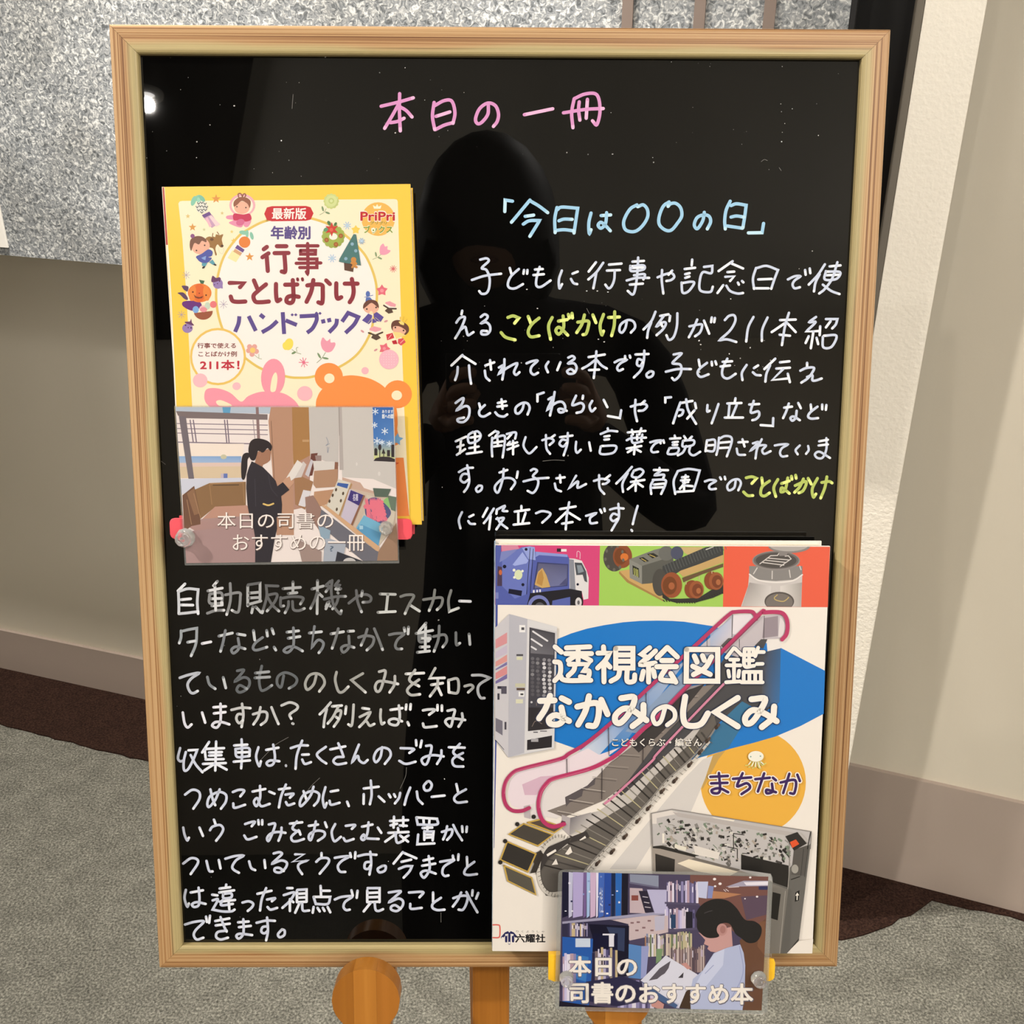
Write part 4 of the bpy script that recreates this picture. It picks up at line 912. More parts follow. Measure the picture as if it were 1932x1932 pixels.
P.burst('#dd6f74', 1500, 1243, 48, 1.2, 10); P.ell('#dd6f74', 1500, 1243, 18)
P.star('#e96f80', 1342, 1545, 84, 5, 0.6); P.ell('#f39aa2', 1342, 1548, 26)
P.poly('#efa3ae', "1395 1710 1450 1695 1540 1740 1530 1775 1465 1770 1385 1725"); P.poly('#fbf0e6', "1390 1735 1465 1775 1535 1775 1530 1800 1460 1800 1385 1755"); P.line('#4d3b32', 3, "1368 1755 1440 1800 1540 1802", smooth=False); P.poly('#5a463a', "1415 1800 1480 1805 1500 1855 1435 1872 1380 1830")
# boy and girl dolls
P.ell('#5a74b8', 1145, 1595, 30, 42); P.poly('#5a74b8', "1120 1640 1175 1640 1220 1690 1170 1710 1110 1700"); P.line('#5a74b8', 1.2, "1098 1640 1215 1612", smooth=False)
P.ell('#f0b79e', 1190, 1790, 108, 80); P.poly('#6d4438', "1080 1800 1085 1740 1130 1690 1200 1675 1270 1700 1298 1760 1290 1790 1240 1745 1190 1720 1130 1765", True)
P.ell('#3a2420', 1130, 1806, 12); P.ell('#3a2420', 1260, 1784, 12)
P.t(540, 560, S1)
P.poly('#5f4f9c', "1150 235 1205 260 1195 350 1155 385 1062 330 1110 280"); P.poly('#5f4f9c', "1225 240 1270 212 1368 285 1325 352 1260 340 1230 290"); P.poly('#5f4f9c', "1205 310 1235 310 1270 355 1210 370")
P.line('#c9c2a0', 0.9, "1140 375 1200 300", "1250 290 1315 345"); P.ell('#f6e4b8', 1190, 225, 24, 26)
P.poly('#f0a5b0', "1170 440 1230 412 1335 440 1325 470 1250 492 1165 465"); P.poly('#fbf0e6', "1168 468 1250 495 1330 470 1325 490 1250 515 1172 490"); P.line('#4d3b32', 3, "1155 505 1250 540 1350 498", smooth=False); P.poly('#5a463a', "1215 530 1285 530 1328 575 1262 610 1190 575")
P.ell('#f0b79e', 1590, 440, 112, 92, 20); P.poly('#6d4438', "1470 420 1490 350 1560 325 1640 350 1710 410 1720 480 1680 530 1640 540 1680 480 1620 430 1560 410 1500 420 1495 475", True)
P.ell('#3a2420', 1530, 430, 12); P.ell('#3a2420', 1645, 472, 12); P.poly('#f7dc80', "1575 350 1615 335 1655 365 1650 400 1600 385")
P.line('#ecc04c', 2, "1600 320 1600 285", "1640 325 1650 280", "1670 345 1695 315", smooth=False)
P.poly('#f5dc8e', "1495 490 1600 500 1680 540 1540 590"); P.poly('#d6404a', "1400 530 1490 505 1515 575 1415 610"); P.poly('#e0505a', "1570 590 1640 580 1675 635 1610 685 1565 650"); P.poly('#c02838', "1480 620 1540 605 1560 660 1500 665"); P.line('#f6b8b4', 1.3, "1430 590 1475 530", "1600 650 1650 600")
P.star('#e96f80', 1378, 725, 84, 5, 0.6, -70); P.ell('#f39aa2', 1375, 725, 22)
P.ell('#f7bccb', 1440, 878, 137)
for k in range(-3, 4):
    for j in range(-3, 4):
        if k * k + j * j < 10: P.ell('#fbd4dc', 1440 + k * 36, 878 + j * 36, 7, None, 0, 8)
P.ell('#f8bcc6', 1106, 1036, 51); P.ell('#f8bcc6', 260, 1355, 107, 104)
for x, y, r in ((1398, 342, 20), (1068, 484, -35), (1255, 745, 30)): P.ell('#d89aa0', x, y, 28, 14, -r)
P.poly('#f19fb4', "485 660 495 600 518 570 570 620 615 590 625 640 680 640 688 680 640 760 570 778 510 735", True); P.line('#8fa580', 1.1, "550 780 500 860 430 925"); P.ell('#7f9a72', 462, 825, 14, 46, -30); P.ell('#7f9a72', 552, 862, 44, 14, 10)
P.burst('#e8708c', 245, 920, 66, 1.4, 9); P.ell('#ea7090', 245, 920, 22)
# bear
OR = '#fb954c'
P.setclip("-200 0 1900 0 1900 3100 -200 3100")
P.ell(OR, 597, 1120, 197, 194); P.ell(OR, 1562, 1366, 200, 196); P.poly(OR, "415 1540 440 1400 500 1300 640 1170 790 1115 950 1102 1150 1140 1300 1210 1400 1290 1480 1400 1540 1540 1560 1700 1555 1850 1500 2100 420 2100", True)
P.ell('#fdeecb', 605, 1143, 72, 68); P.ell('#fdeecb', 1550, 1382, 74, 68)
P.setclip()
P.t(550, 750, 5.854)
P.star('#7fb6e6', 1165, 462, 72, 5, 0.5, -10); P.poly('#fa9250', "1120 665 1238 665 1300 1310 1120 1310"); P.poly('#d8502c', "1150 715 1190 722 1155 742")
P.build('cover_print', M_cover, fc1)

# ------------------------------------------------------------------ large encyclopedia lower right
Z2 = 0.026
q2 = [(934, 1027.5), (1567, 1030.5), (1533, 1799), (928.5, 1795)]
o2 = onb([(928.5, 1795)], Z2)[0]; off2 = (float(o2[0]), float(o2[1]), 0.006)
book2 = board_empty('picture_book', *off2)
tag(book2, 'large white and blue machine encyclopedia with escalator cover, lower right on the board', 'book')
slab('back_cover', q2, 0.0065, 0.0085, Z2, off2, M_white, book2, 0.0004)
slab('page_block', q2, 0.0088, Z2 - 0.0026, Z2, off2, M_pages, book2, 0, grow=-0.0022)
fc2 = slab('front_cover', q2, Z2 - 0.0024, Z2, Z2, off2, M_white, book2, 0.0006)
slab('spine', [(932.2, 1029.5), (934.8, 1029.5), (930.2, 1793), (927.8, 1793)], 0.009, Z2 - 0.003, Z2, off2, M_bluesp, book2, 0)

P = Print(Z2 + 0.00002, 0.80, 1.4e-5, off2)
SU = 5.8545; SW = 6.2323; SX = 5.52
P.poly('#f5ede4', "935 1028.5 1566 1031.5 1532.3 1798 929.4 1794.2")
P.poly('#d9487e', "935 1028.5 1132 1029.5 1130 1142.5 934 1141"); P.poly('#a5d05e', "1132 1029.5 1366 1030.5 1364 1145 1130 1142.5"); P.poly('#ec6146', "1366 1030.5 1566 1031.5 1561.8 1145.6 1364 1145")
P.poly('#4a58a0', "935 1028.5 940 1028.5 937 1400 932.5 1600 931.6 1600 934 1400")
P.setclip("934.5 1029 1566 1031.5 1562 1145.5 934 1141.2")
P.t(920, 1010, SU)
P.poly('#5460ac', "85 130 150 100 150 260 380 130 470 120 520 180 880 215 905 260 905 600 470 640 440 790 85 790"); P.poly('#6b78c2', "160 270 380 130 490 130 500 290 430 650 300 700 160 560")
P.poly('#d98aa6', "150 105 330 105 350 150 160 180"); P.poly('#7f88c4', "150 180 340 150 200 260 130 300"); P.poly('#98a6e2', "380 140 460 120 520 130 530 275 450 262 410 190"); P.poly('#8e9cdc', "530 180 880 212 885 240 570 218 530 240")
P.poly('#a2b0ea', "275 325 385 185 450 280 430 310 300 338"); P.poly('#3d4270', "548 295 892 318 884 560 502 596"); P.grad(['#60607e', '#55587e', '#7478a4', '#6b6f96'], "562 310 882 330 872 548 520 585")
P.poly('#cda868', "545 440 560 400 605 360 650 440 692 570 600 582 520 545"); P.poly('#b98c4c', "560 420 600 380 620 470 600 560 540 530"); P.poly('#4d4f78', "790 550 870 470 872 548")
P.poly('#e4e0e2', "900 255 960 258 1040 280 1090 380 1117 470 1112 700 1060 712 1040 620 930 605 905 600"); P.poly('#8d909c', "900 262 952 270 972 605 910 600"); P.poly('#4b5058', "960 300 1040 305 1088 400 1100 520 1070 505 1050 435 980 440"); P.poly('#8a96a0', "985 330 1035 330 1065 400 1000 420")
P.poly('#1f1d26', "470 640 910 590 1040 615 1050 790 430 790"); P.ell('#7880c0', 565, 790, 122, 130); P.ell('#1c1a20', 570, 800, 92, 100); P.ell('#5a5a66', 575, 810, 60, 70)
P.ell('#1c1a20', 1000, 735, 56, 92); P.ell('#dcd8da', 1004, 742, 36, 56); P.ell('#6a666a', 1004, 742, 14, 24); P.poly('#5a66b0', "715 722 912 680 912 800 710 800")
P.ell('#dce4bc', 340, 435, 44, 55); P.ell('#eef0e0', 292, 385, 16); P.ell('#eef0e0', 385, 395, 14); P.ell('#eef0e0', 295, 465, 14)
for x, y, r in ((425, 155, 16), (187, 345, 20), (390, 545, 17), (995, 542, 14)): P.ell('#14142c', x, y, r)
P.poly('#14142c', "235 590 382 612 372 672 228 640"); P.poly('#4a3a52', "110 340 160 350 160 560 105 560"); P.ell('#c8683c', 142, 410, 18, 30); P.rect('#2a2430', 765, 145, 810, 182); P.rect('#f2ecee', 812, 152, 872, 180)
P.line('#f0d8e2', 1, "985 240 990 180 1020 190 1020 260"); P.line('#1a1a30', 1, "470 140 430 650", "505 150 470 640"); P.rect('#e8e6f2', 500, 605, 520, 635); P.rect('#e8e6f2', 538, 602, 556, 630); P.rect('#e8e6f2', 570, 598, 588, 628); P.rect('#7e88c6', 85, 630, 120, 700)
# tracked model
P.ell('#4b4742', 1400, 245, 122, 155); P.ell('#8d4c2c', 1490, 232, 106, 130, 0); P.ell('#74401f', 1470, 232, 70, 90); P.ell('#d87834', 1510, 240, 44, 42)
for k in range(9): P.ell('#6a665e', 1400 + 100 * math.cos(k * .7 + 1.6), 245 + 135 * math.sin(k * .7 + 1.6), 15, 20, 0, 8)
P.poly('#cca568', "1455 395 1570 375 1940 600 1940 700 1830 655 1560 500"); P.poly('#a8834c', "1455 395 1560 500 1940 710 1940 730 1540 520 1450 420")
P.poly('#8b8b84', "1565 265 1705 338 1705 538 1570 470"); P.poly('#5b5b55', "1705 338 1932 262 2050 230 2060 470 1800 530 1705 538"); P.poly('#7c7c75', "1565 265 1840 160 2010 120 2050 230 1705 338")
P.poly('#2c2c24', "1600 330 1670 365 1675 470 1605 430"); P.line('#c8cc70', 1.4, "1618 365 1622 440", "1638 372 1642 450", "1656 380 1660 458", smooth=False)
P.poly('#2c2c24', "1760 205 1830 195 1890 230 1820 255"); P.poly('#2c2c24', "1670 250 1720 240 1785 285 1730 295"); P.line('#c8b060', 1.4, "1790 215 1850 240", "1700 258 1750 285", smooth=False)
P.t(1250, 1010, SU)
P.ell('#6c6c68', 40, 200, 84, 80); P.ell('#4c5068', 160, 195, 70, 74); P.poly('#cdb37c', "200 130 440 130 440 175 300 230 240 190"); P.poly('#c9a66c', "170 400 360 320 670 215 670 300 400 400 230 460"); P.poly('#6a5038', "215 470 670 310 670 350 440 430 230 520")
P.poly('#3d3f40', "0 340 200 250 480 130 670 118 670 215 400 320 200 390 80 470 0 500")
for k in range(22):
    x = 20 + k * 31; y = 395 - k * 12.5; P.line('#626664', 1.1, [x, y - 70, x + 34, y + 20], smooth=False)
P.ell('#4a4844', -30, 520, 80, 150); P.ell('#98512f', 100, 550, 116, 142); P.ell('#74401f', 80, 555, 78, 100); P.ell('#a8603a', 100, 560, 34, 40)
P.poly('#2f2f2c', "0 640 80 700 200 700 400 690 560 590 670 540 670 640 560 690 370 742 150 745 40 715 0 690")
for k in range(24):
    x = 10 + k * 28; y = 715 + (18 if 4 < k < 13 else 0) - max(0, k - 13) * 9; P.line('#232320', 1.6, [x, y, x + 12, y + 16], smooth=False)
for x, y in ((350, 595), (568, 500)):
    P.ell('#8a4626', x - 25, y, 82, 100); P.ell('#9e5833', x + 25, y + 5, 80, 98); P.ell('#7a3e22', x + 35, y + 10, 58, 70); P.ell('#b06a40', x + 48, y + 18, 26, 32)
P.line('#d8c8a0', 1.2, "260 510 262 540", "405 450 405 490", "545 395 545 420", smooth=False); P.line('#e8e4dc', 1.6, "480 158 560 128", smooth=False)
# manhole cutaway
P.poly('#cfc8c6', "960 400 1545 400 1532 800 862 800 945 560"); P.grad(['#a39c9a', '#d8d2d0', '#e2dcd8', '#c0b8b4'], "960 520 1200 560 1180 800 872 800"); P.grad(['#e0dad6', '#a8a29e', '#b8b0ac', '#e6e0da'], "1300 560 1540 520 1530 800 1300 800")
P.poly('#8b8785', "958 340 1545 340 1545 440 1440 490 1250 505 1060 490 958 430"); P.line('#ece6e2', 2.6, "960 430 1060 495 1250 520 1440 500 1545 435"); P.line('#d6d0cc', 2, "1045 360 1005 425", "1212 395 1210 480", "1400 385 1412 465", "1515 340 1530 380", smooth=False)
P.ell('#918b89', 1255, 280, 264, 108); P.ell('#6e6866', 1255, 276, 250, 96); P.ell('#4e4947', 1255, 278, 226, 84)
P.line('#d9d2ce', 1.8, "1075 315 1195 225 1270 222 1290 195", "1300 345 1420 260 1390 225 1355 230", "1110 300 1340 330", "1140 275 1365 300", "1170 252 1395 272", smooth=False)
P.poly('#8a8482', "1285 185 1385 185 1370 225 1290 228"); P.ell('#8b8583', 1400, 120, 232, 76); P.ell('#b4aeaa', 1395, 105, 218, 72)
P.ell('#57504d', 1290, 730, 164, 106); P.ell('#7a726e', 1290, 740, 150, 98); P.line('#c9b070', 1.8, "1268 658 1235 690 1255 715 1330 730 1375 705 1392 685")
P.setclip()
# orange disc, then the blue lens over it
P.t(0, 0, 1)
P.ell('#f0b546', 1421, 1476, 99.5, 99.5, 0, 48)
P.poly('#c9a35c', "1321.5 1462 1328 1440 1345 1425 1372 1412 1356 1432 1336 1470 1325 1490")
P.poly('#dcd6d2', "1326 1433 1345 1425 1330 1470 1300 1540 1250 1560 1200 1640 1150 1640 1240 1530 1290 1470")
P.poly('#1a7bd0', "1051.5 1205.8 1078 1195 1108 1186 1140 1179.5 1176 1174 1208 1171.5 1241 1170.9 1268 1171.5 1291 1173 1342.5 1181 1400 1198 1474 1222.8 1556.5 1265.5 1554 1346.7 1510 1370 1462 1390 1420 1402 1376.6 1413 1340 1424 1306.6 1433 1250 1437 1190 1433 1133.5 1424 1088 1413 1045.5 1398 1044 1300")
P.poly('#3a759c', "1392 1300 1420 1310 1410 1352 1395 1378 1374 1411 1340 1423 1306.6 1432 1335 1394 1355 1372 1375 1345")
# far balustrade, upper part
P.poly('#4b4a4e', "1368 1240 1448 1229 1473 1223.5 1470.5 1325 1440 1345 1400 1323 1376 1346 1352 1368 1330 1394 1290 1440 1257 1468 1200 1530 1160 1490 1240 1400 1320 1310")
P.grad(['#4a484c', '#38608c', '#3a70a8', '#55585e'], "1440 1232 1473 1224 1471 1325 1436 1340")
P.poly('#c7c2cc', "1318 1222 1352 1192 1380 1160 1416 1158 1424 1166 1415 1200 1395 1212 1370 1225 1340 1250"); P.poly('#ece4ea', "1384 1160 1418 1158 1424 1172 1408 1200 1382 1196"); P.grad(['#a9bce0', '#c6c8dc', '#d8d0da', '#b8bccc'], "1340 1196 1380 1166 1380 1200 1340 1226")
P.poly('#c9c0c6', "1362 1230 1438 1162 1476 1158 1486 1180 1476 1205 1440 1206 1420 1222 1392 1240"); P.poly('#9c8f98', "1442 1166 1468 1162 1468 1200 1438 1204"); P.poly('#e6dee0', "1472 1164 1484 1180 1476 1203 1468 1202"); P.poly('#f0eae6', "1446 1206 1476 1206 1473 1223 1448 1229")
P.poly('#4c4a4c', "1424 1218 1436 1206 1448 1206 1440 1224"); P.poly('#5a5658', "1360 1218 1374 1204 1384 1204 1366 1224")
P.line('#3a3438', 1, "1382 1160 1381 1202", "1442 1162 1441 1206", "1334 1200 1334 1224", "1395 1206 1395 1222", smooth=False)
# glass of the long balustrades
P.grad(['#4a86c8', '#8fb0dc', '#b8c4dc', '#5c90cc'], "1120 1400 1240 1288 1300 1240 1180 1400"); P.poly('#8ea4c4', "1180 1380 1320 1235 1345 1235 1210 1385")
P.grad(['#dfe4f0', '#7fa4d8', '#5c8fd0', '#c8d4e8'], "1090 1420 1160 1362 1200 1350 1130 1425")
P.poly('#f0e0e8', "958 1500 962 1474 975 1457 1010 1447 1060 1434 1110 1412 1130 1424 1170 1410 1120 1446 1070 1458 1030 1480 1012 1510 1010 1524 985 1527 965 1520"); P.poly('#dcb8cc', "985 1480 1020 1465 1060 1462 1030 1480 1012 1500 990 1500")
P.poly('#a29a9e', "1150 1440 1190 1400 1240 1350 1300 1295 1330 1290 1290 1335 1240 1385 1180 1440"); P.poly('#e9e1e0', "1028 1540 1020 1520 1024 1490 1040 1475 1110 1455 1150 1440 1200 1395 1190 1420 1140 1460 1110 1490 1050 1545")
# steps
P.poly('#867c76', "1032 1530 1075 1514 1100 1490 1122 1470 1150 1440 1190 1410 1240 1360 1300 1300 1350 1290 1300 1340 1240 1400 1180 1480 1140 1510 1064 1542")
P.poly('#5d5659', "1066 1504 1108 1482 1124 1466 1122 1480 1100 1492 1098 1502 1075 1514 1068 1522")
for k in range(11):
    x, y = 1052 + k * 22, 1530 - k * 21.5
    P.line('#d6cdc4' if k < 3 else '#a89e96', 0.9, [x, y, x + 46, y + 8 - k], smooth=False); P.line('#4a4240', 0.8, [x, y + 3, x + 44, y + 11 - k], smooth=False)
P.poly('#3c3839', "1190 1405 1235 1360 1290 1305 1330 1290 1290 1340 1240 1390 1205 1420")
# near skirt
P.poly('#cbc4bf', "1072 1546 1130 1530 1180 1496 1235 1445 1300 1385 1345 1340 1350 1350 1300 1405 1235 1464 1193 1512 1144 1550 1075 1577")
P.poly('#8c878a', "1076 1543 1115 1533 1108 1544 1078 1560"); P.grad(['#77737a', '#c4beba', '#d4cdc8', '#a8a2a0'], "1076 1543 1130 1530 1120 1552 1074 1576"); P.poly('#b9b0b2', "1060 1537 1076 1543 1074 1577 1060 1563"); P.poly('#6c4450', "1060 1548 1067 1550 1066 1556 1056 1556")
P.poly('#c2b8bc', "988 1521 1000 1518 1001 1545 989 1542"); P.poly('#e8e0e0', "1001 1518 1030 1508 1028 1545 1003 1545")
# under-run with the chain of steps
P.poly('#66605b', "1345 1340 1352 1368 1335 1392 1301 1432 1257 1470 1230 1503 1193 1542 1160 1580 1128 1616 1104 1641 1066 1686 1030 1690 1015 1660 1023 1626 1080 1588 1112 1560 1193 1512 1235 1464 1300 1405")
for k in range(30):
    t = k / 29; x0, y0 = 1024 + 300 * t, 1632 - 250 * t - 22 * math.sin(math.pi * t); x1, y1 = 1098 + 236 * t, 1650 - 255 * t
    P.line(('#2f2b29', '#4a4643', '#c2b890', '#8a847c')[k % 4], 2.6 if k % 4 < 2 else 1.8, [x0, y0, x1, y1], smooth=False)
P.line('#8a8580', 3.2, "1104 1641 1128 1614 1193 1545 1230 1505 1257 1472 1301 1434 1335 1395 1352 1370"); P.line('#cbc5be', 4.6, "1112 1644 1134 1618 1198 1549 1235 1509 1262 1476 1306 1437 1338 1400")
for k in range(34):
    t = k / 33; P.line('#6f6a64', 0.9, [1108 + 230 * t, 1643 - 245 * t, 1114 + 230 * t, 1647 - 245 * t], smooth=False)
for x, y in ((1126, 1630), (1154, 1608), (1178, 1580), (1202, 1550), (1222, 1526), (1248, 1494), (1272, 1474), (1300, 1444), (1320, 1420), (1334, 1398), (1352, 1372)):
    P.ell('#3d302a', x, y, 3.4, 5.2, 30, 12); P.ell('#5a4a40', x + 4, y - 4, 2.6, 4, 30, 10)
P.poly('#403b3a', "1004 1612 1030 1600 1080 1578 1106 1568 1112 1580 1070 1592 1035 1620 1022 1640 1012 1650"); P.poly('#f5ede4', "1031 1612 1048 1602 1050 1606 1033 1616"); P.poly('#f5ede4', "1066 1611 1076 1597 1080 1608 1072 1613"); P.poly('#f5ede4', "1041 1632 1049 1620 1053 1631"); P.poly('#f5ede4', "1093 1585 1104 1577 1106 1581 1095 1586")
P.line('#d8d1c8', 7, "1058 1578 1038 1590 1024 1606 1017 1626 1016 1650 1022 1672 1036 1686 1060 1685")
for k in range(26):
    a = math.radians(300 - k * 8.2); P.line('#5a544e', 1.0, [1056 + 38 * math.cos(a), 1634 + 54 * math.sin(a), 1056 + 43 * math.cos(a), 1634 + 60 * math.sin(a)], smooth=False)
for pts_, c in (("995 1552 1019 1546 1062 1560 1046 1571", '#5a4c40'), ("988 1554 1043 1575 1015 1596 960 1574", '#4c463f'), ("957 1588 1011 1611 996 1645 944 1622", '#35312e'), ("951 1633 1003 1656 1011 1688 958 1662", '#5b564c')):
    P.poly(c, pts_); P.line('#caa752', 2.8, pts_, smooth=False, closed=True)
P.poly('#3a3430', "1019 1604 1026 1612 1012 1646 1000 1648"); 
for x, y in ((976, 1555), (953, 1587), (944, 1627), (1007, 1541)): P.ell('#2c2826', x, y, 4.2, None, 0, 12)
# handrails
P.line('#d98aa8', 4.4, "1141.4 1516 1158 1503 1176.7 1485.8 1230 1436 1240 1421.8 1308 1350 1366 1290", smooth=True)
P.line('#b93a68', 7.0, "998.6 1524.3 984 1530 966.5 1529 954.5 1518 950 1497 954.5 1474.6 968 1457.7 987.4 1449.7 1056.4 1432 1073.7 1421.8 1107.9 1401 1159 1358.6 1210 1310.8 1241 1281.8 1315 1215 1346 1186 1376.6 1158.8 1387 1154.5 1416 1153.7 1423.6 1158.8 1427 1168")
P.line('#bf3a6a', 7.6, "1064.4 1554.8 1042 1559.6 1024 1548 1016 1524 1019.5 1497 1032 1477.8 1048 1468 1112.5 1450.5 1152.7 1431 1176 1413 1210 1379 1240 1353.5 1291 1300.6 1363 1228.8 1433 1158.8 1443 1155.4 1472 1155.4 1482.5 1164 1486 1179 1484 1196 1475.7 1206.6")
P.line('#8d3b5c', 2.2, "1240 1357 1291 1305 1363 1233 1434 1163"); P.line('#d4708f', 1.4, "952 1497 957 1475 970 1459 989 1451 1056 1434", "1018 1524 1021 1497 1034 1479 1050 1470 1112 1452")
P.line('#3a3236', 1.4, "1069.5 1432 1070 1458", "1136 1450 1135.5 1508", "1148 1373 1149 1424", "1214 1390 1213 1438", "1219 1308 1219 1346", smooth=False)
# vending machine
P.t(920, 1140, SU)
P.poly('#cfccd2', "82 262 238 108 228 1692 82 1495"); P.poly('#d2d0d4', "238 108 278 118 768 250 735 1592 228 1692"); P.poly('#bdbcc6', "278 118 440 165 405 1640 228 1692 238 108"); P.poly('#dedcde', "440 165 768 250 764 300 465 250 445 1405 735 1375 735 1592 405 1645")
for a, b_, c in ((330, 450, '#d9969c'), (470, 560, '#c8bcd0'), (575, 650, '#dc9a96'), (655, 690, '#7c74a8'), (700, 790, '#d98f92'), (790, 840, '#7a6ea4')):
    P.poly(c, [88, a + 60, 215, a - 20, 215, b_ - 20, 88, b_ + 40])
P.poly('#7b7784', "88 1255 165 1290 165 1450 88 1400"); P.rect('#3a3844', 108, 905, 150, 935); P.rect('#3a3844', 108, 985, 132, 1055); P.rect('#565260', 150, 905, 210, 990); P.rect('#4a4650', 186, 1300, 208, 1385); P.line('#3c3a44', 1, "88 1500 180 1605", smooth=False)
P.poly('#46444c', "462 255 745 318 722 1372 445 1402"); P.grad(['#57555c', '#4b4950', '#6a6870', '#77757c'], "478 280 735 330 730 560 475 540")
P.line('#e8e6ea', 3.2, "500 300 660 405", "485 385 600 460", "485 470 535 500", smooth=False)
rr = random.Random(3)
for y in range(600, 1040, 44):
    for x in (495, 555, 625, 685):
        c = rr.choice(['#d8d6da', '#c4c2c6', '#8c8a90']) if x > 600 else rr.choice(['#6c6a70', '#8a888c', '#5c5a60'])
        P.ell(c, x + rr.uniform(-6, 6), y + (x - 495) * .1, 20, 19, 0, 12)
P.poly('#322e32', "450 1140 725 1140 722 1372 445 1402"); P.line('#8e7f78', 1, "490 1350 530 1290 600 1320", "540 1120 540 1080"); P.ell('#cfcdd0', 485, 1082, 12)
P.poly('#2b282c', "437 1500 712 1450 708 1580 435 1612"); P.rect('#a9a7ac', 480, 1485, 560, 1520); P.rect('#55525a', 505, 1408, 555, 1420); P.rect('#77747c', 580, 1396, 655, 1408)
P.rect('#f2f0f0', 350, 230, 415, 310); P.rect('#55535a', 372, 255, 405, 285); P.rect('#4a484c', 318, 552, 392, 572); P.rect('#d8d8b8', 320, 580, 385, 615); P.rect('#c9c6ac', 305, 875, 415, 915); P.rect('#5a4438', 320, 925, 412, 950); P.rect('#efeeee', 342, 965, 405, 1020); P.rect('#4a484c', 362, 985, 395, 1005); P.rect('#dedcc0', 312, 1050, 390, 1095)
# glass-topped sorting machine
P.t(1210, 1500, SX)
P.poly('#c5c0bf', "103 190 320 148 1772 380 1762 560 1530 980 1370 900 1040 790 560 655 115 545"); P.poly('#e6ded8', "108 198 310 158 400 190 160 240 160 300 112 300"); P.poly('#bdb5b2', "325 175 1650 400 1500 420 380 225"); P.poly('#f4ecdf', "730 228 975 262 960 275 760 240")
rr = random.Random(8)
regp = [np.array(p) for p in ((165, 245), (420, 235), (900, 330), (1500, 420), (1560, 700), (1040, 640), (960, 700), (560, 650), (200, 560))]
def inside(x, y):
    c = False; n = len(regp)
    for i in range(n):
        a, b_ = regp[i], regp[(i + 1) % n]
        if (a[1] > y) != (b_[1] > y) and x < (b_[0] - a[0]) * (y - a[1]) / (b_[1] - a[1]) + a[0]: c = not c
    return c
for k in range(430):
    x, y = rr.uniform(160, 1560), rr.uniform(235, 720)
    if not inside(x, y): continue
    c = rr.choice(['#2b2826', '#3a3634', '#4a4644', '#6e6a66', '#8e8a86', '#a8a49e', '#d8d4cc', '#5c6a58', '#7c8c78', '#1f1d1c', '#b0a498'])
    w, h, r = rr.uniform(12, 58), rr.uniform(8, 34), rr.uniform(-0.3, 1.4)
    P.poly(c, [x, y, x + w * math.cos(r), y + w * math.sin(r), x + w * math.cos(r) - h * math.sin(r), y + w * math.sin(r) + h * math.cos(r), x - h * math.sin(r), y + h * math.cos(r)])
P.rect('#f2ece0', 218, 400, 240, 500); P.poly('#ece6d6', "350 510 470 545 460 585 345 550"); P.poly('#e8e0d8', "540 520 820 600 800 670 560 620"); P.line('#2a2624', 1.6, "960 560 960 400 1070 415", "900 540 1000 560 1000 660", smooth=False)
P.poly('#a59b92', "115 545 200 560 560 650 1040 790 1370 900 1355 1700 1340 1650 140 1650"); P.poly('#2c2927', "115 535 210 525 560 620 560 650 200 560 120 552"); P.poly('#35312e', "145 610 350 670 345 800 150 800"); P.poly('#f6e9d2', "375 712 495 668 1010 795 905 850 560 790"); P.poly('#77706a', "560 650 1030 775 1000 795 520 668")
P.poly('#24211f', "1040 620 1535 735 1530 965 1370 910 1350 820 1040 775"); P.poly('#6a6763', "1530 965 1545 760 1765 500 1640 1520 1520 1650 1340 1650 1340 900"); P.poly('#858079', "1320 905 1530 985 1450 1650 1340 1650"); P.line('#b8b2aa', 1, "1500 1000 1440 1650", "1545 740 1525 980", smooth=False)
P.poly('#5a5652', "1590 570 1740 520 1700 840 1560 830"); P.ell('#a8a49c', 1600, 770, 36, 46); P.line('#3a3836', 1.2, "1740 540 1700 850", "1690 560 1660 840", smooth=False)
P.poly('#201e1c', "1368 1010 1452 1032 1420 1305 1345 1282"); P.poly('#171513', "1605 1015 1648 990 1640 1098 1598 1112"); P.line('#f2ece2', 2, "1622 1090 1624 1030", "1612 1045 1624 1024 1636 1042", smooth=False); P.line('#201e1c', 1.6, "1560 880 1650 850", "1765 380 1730 560", "1640 1500 1520 1650", smooth=False)
P.poly('#2b2827', "1500 430 1625 385 1732 500 1590 580"); P.poly('#e4572c', "1548 490 1610 462 1645 510 1572 552"); P.line('#bfb8b0', 1.2, "1640 400 1725 500", "1665 395 1740 480", smooth=False)
P.line('#8d8783', 1.4, "103 190 320 148 1772 380 1762 560", "103 190 118 540", "1545 735 1540 500", smooth=False)
P.poly('#f3ebe2', "1640 1520 1560 1600 1515 1650 1780 1650 1790 1500")
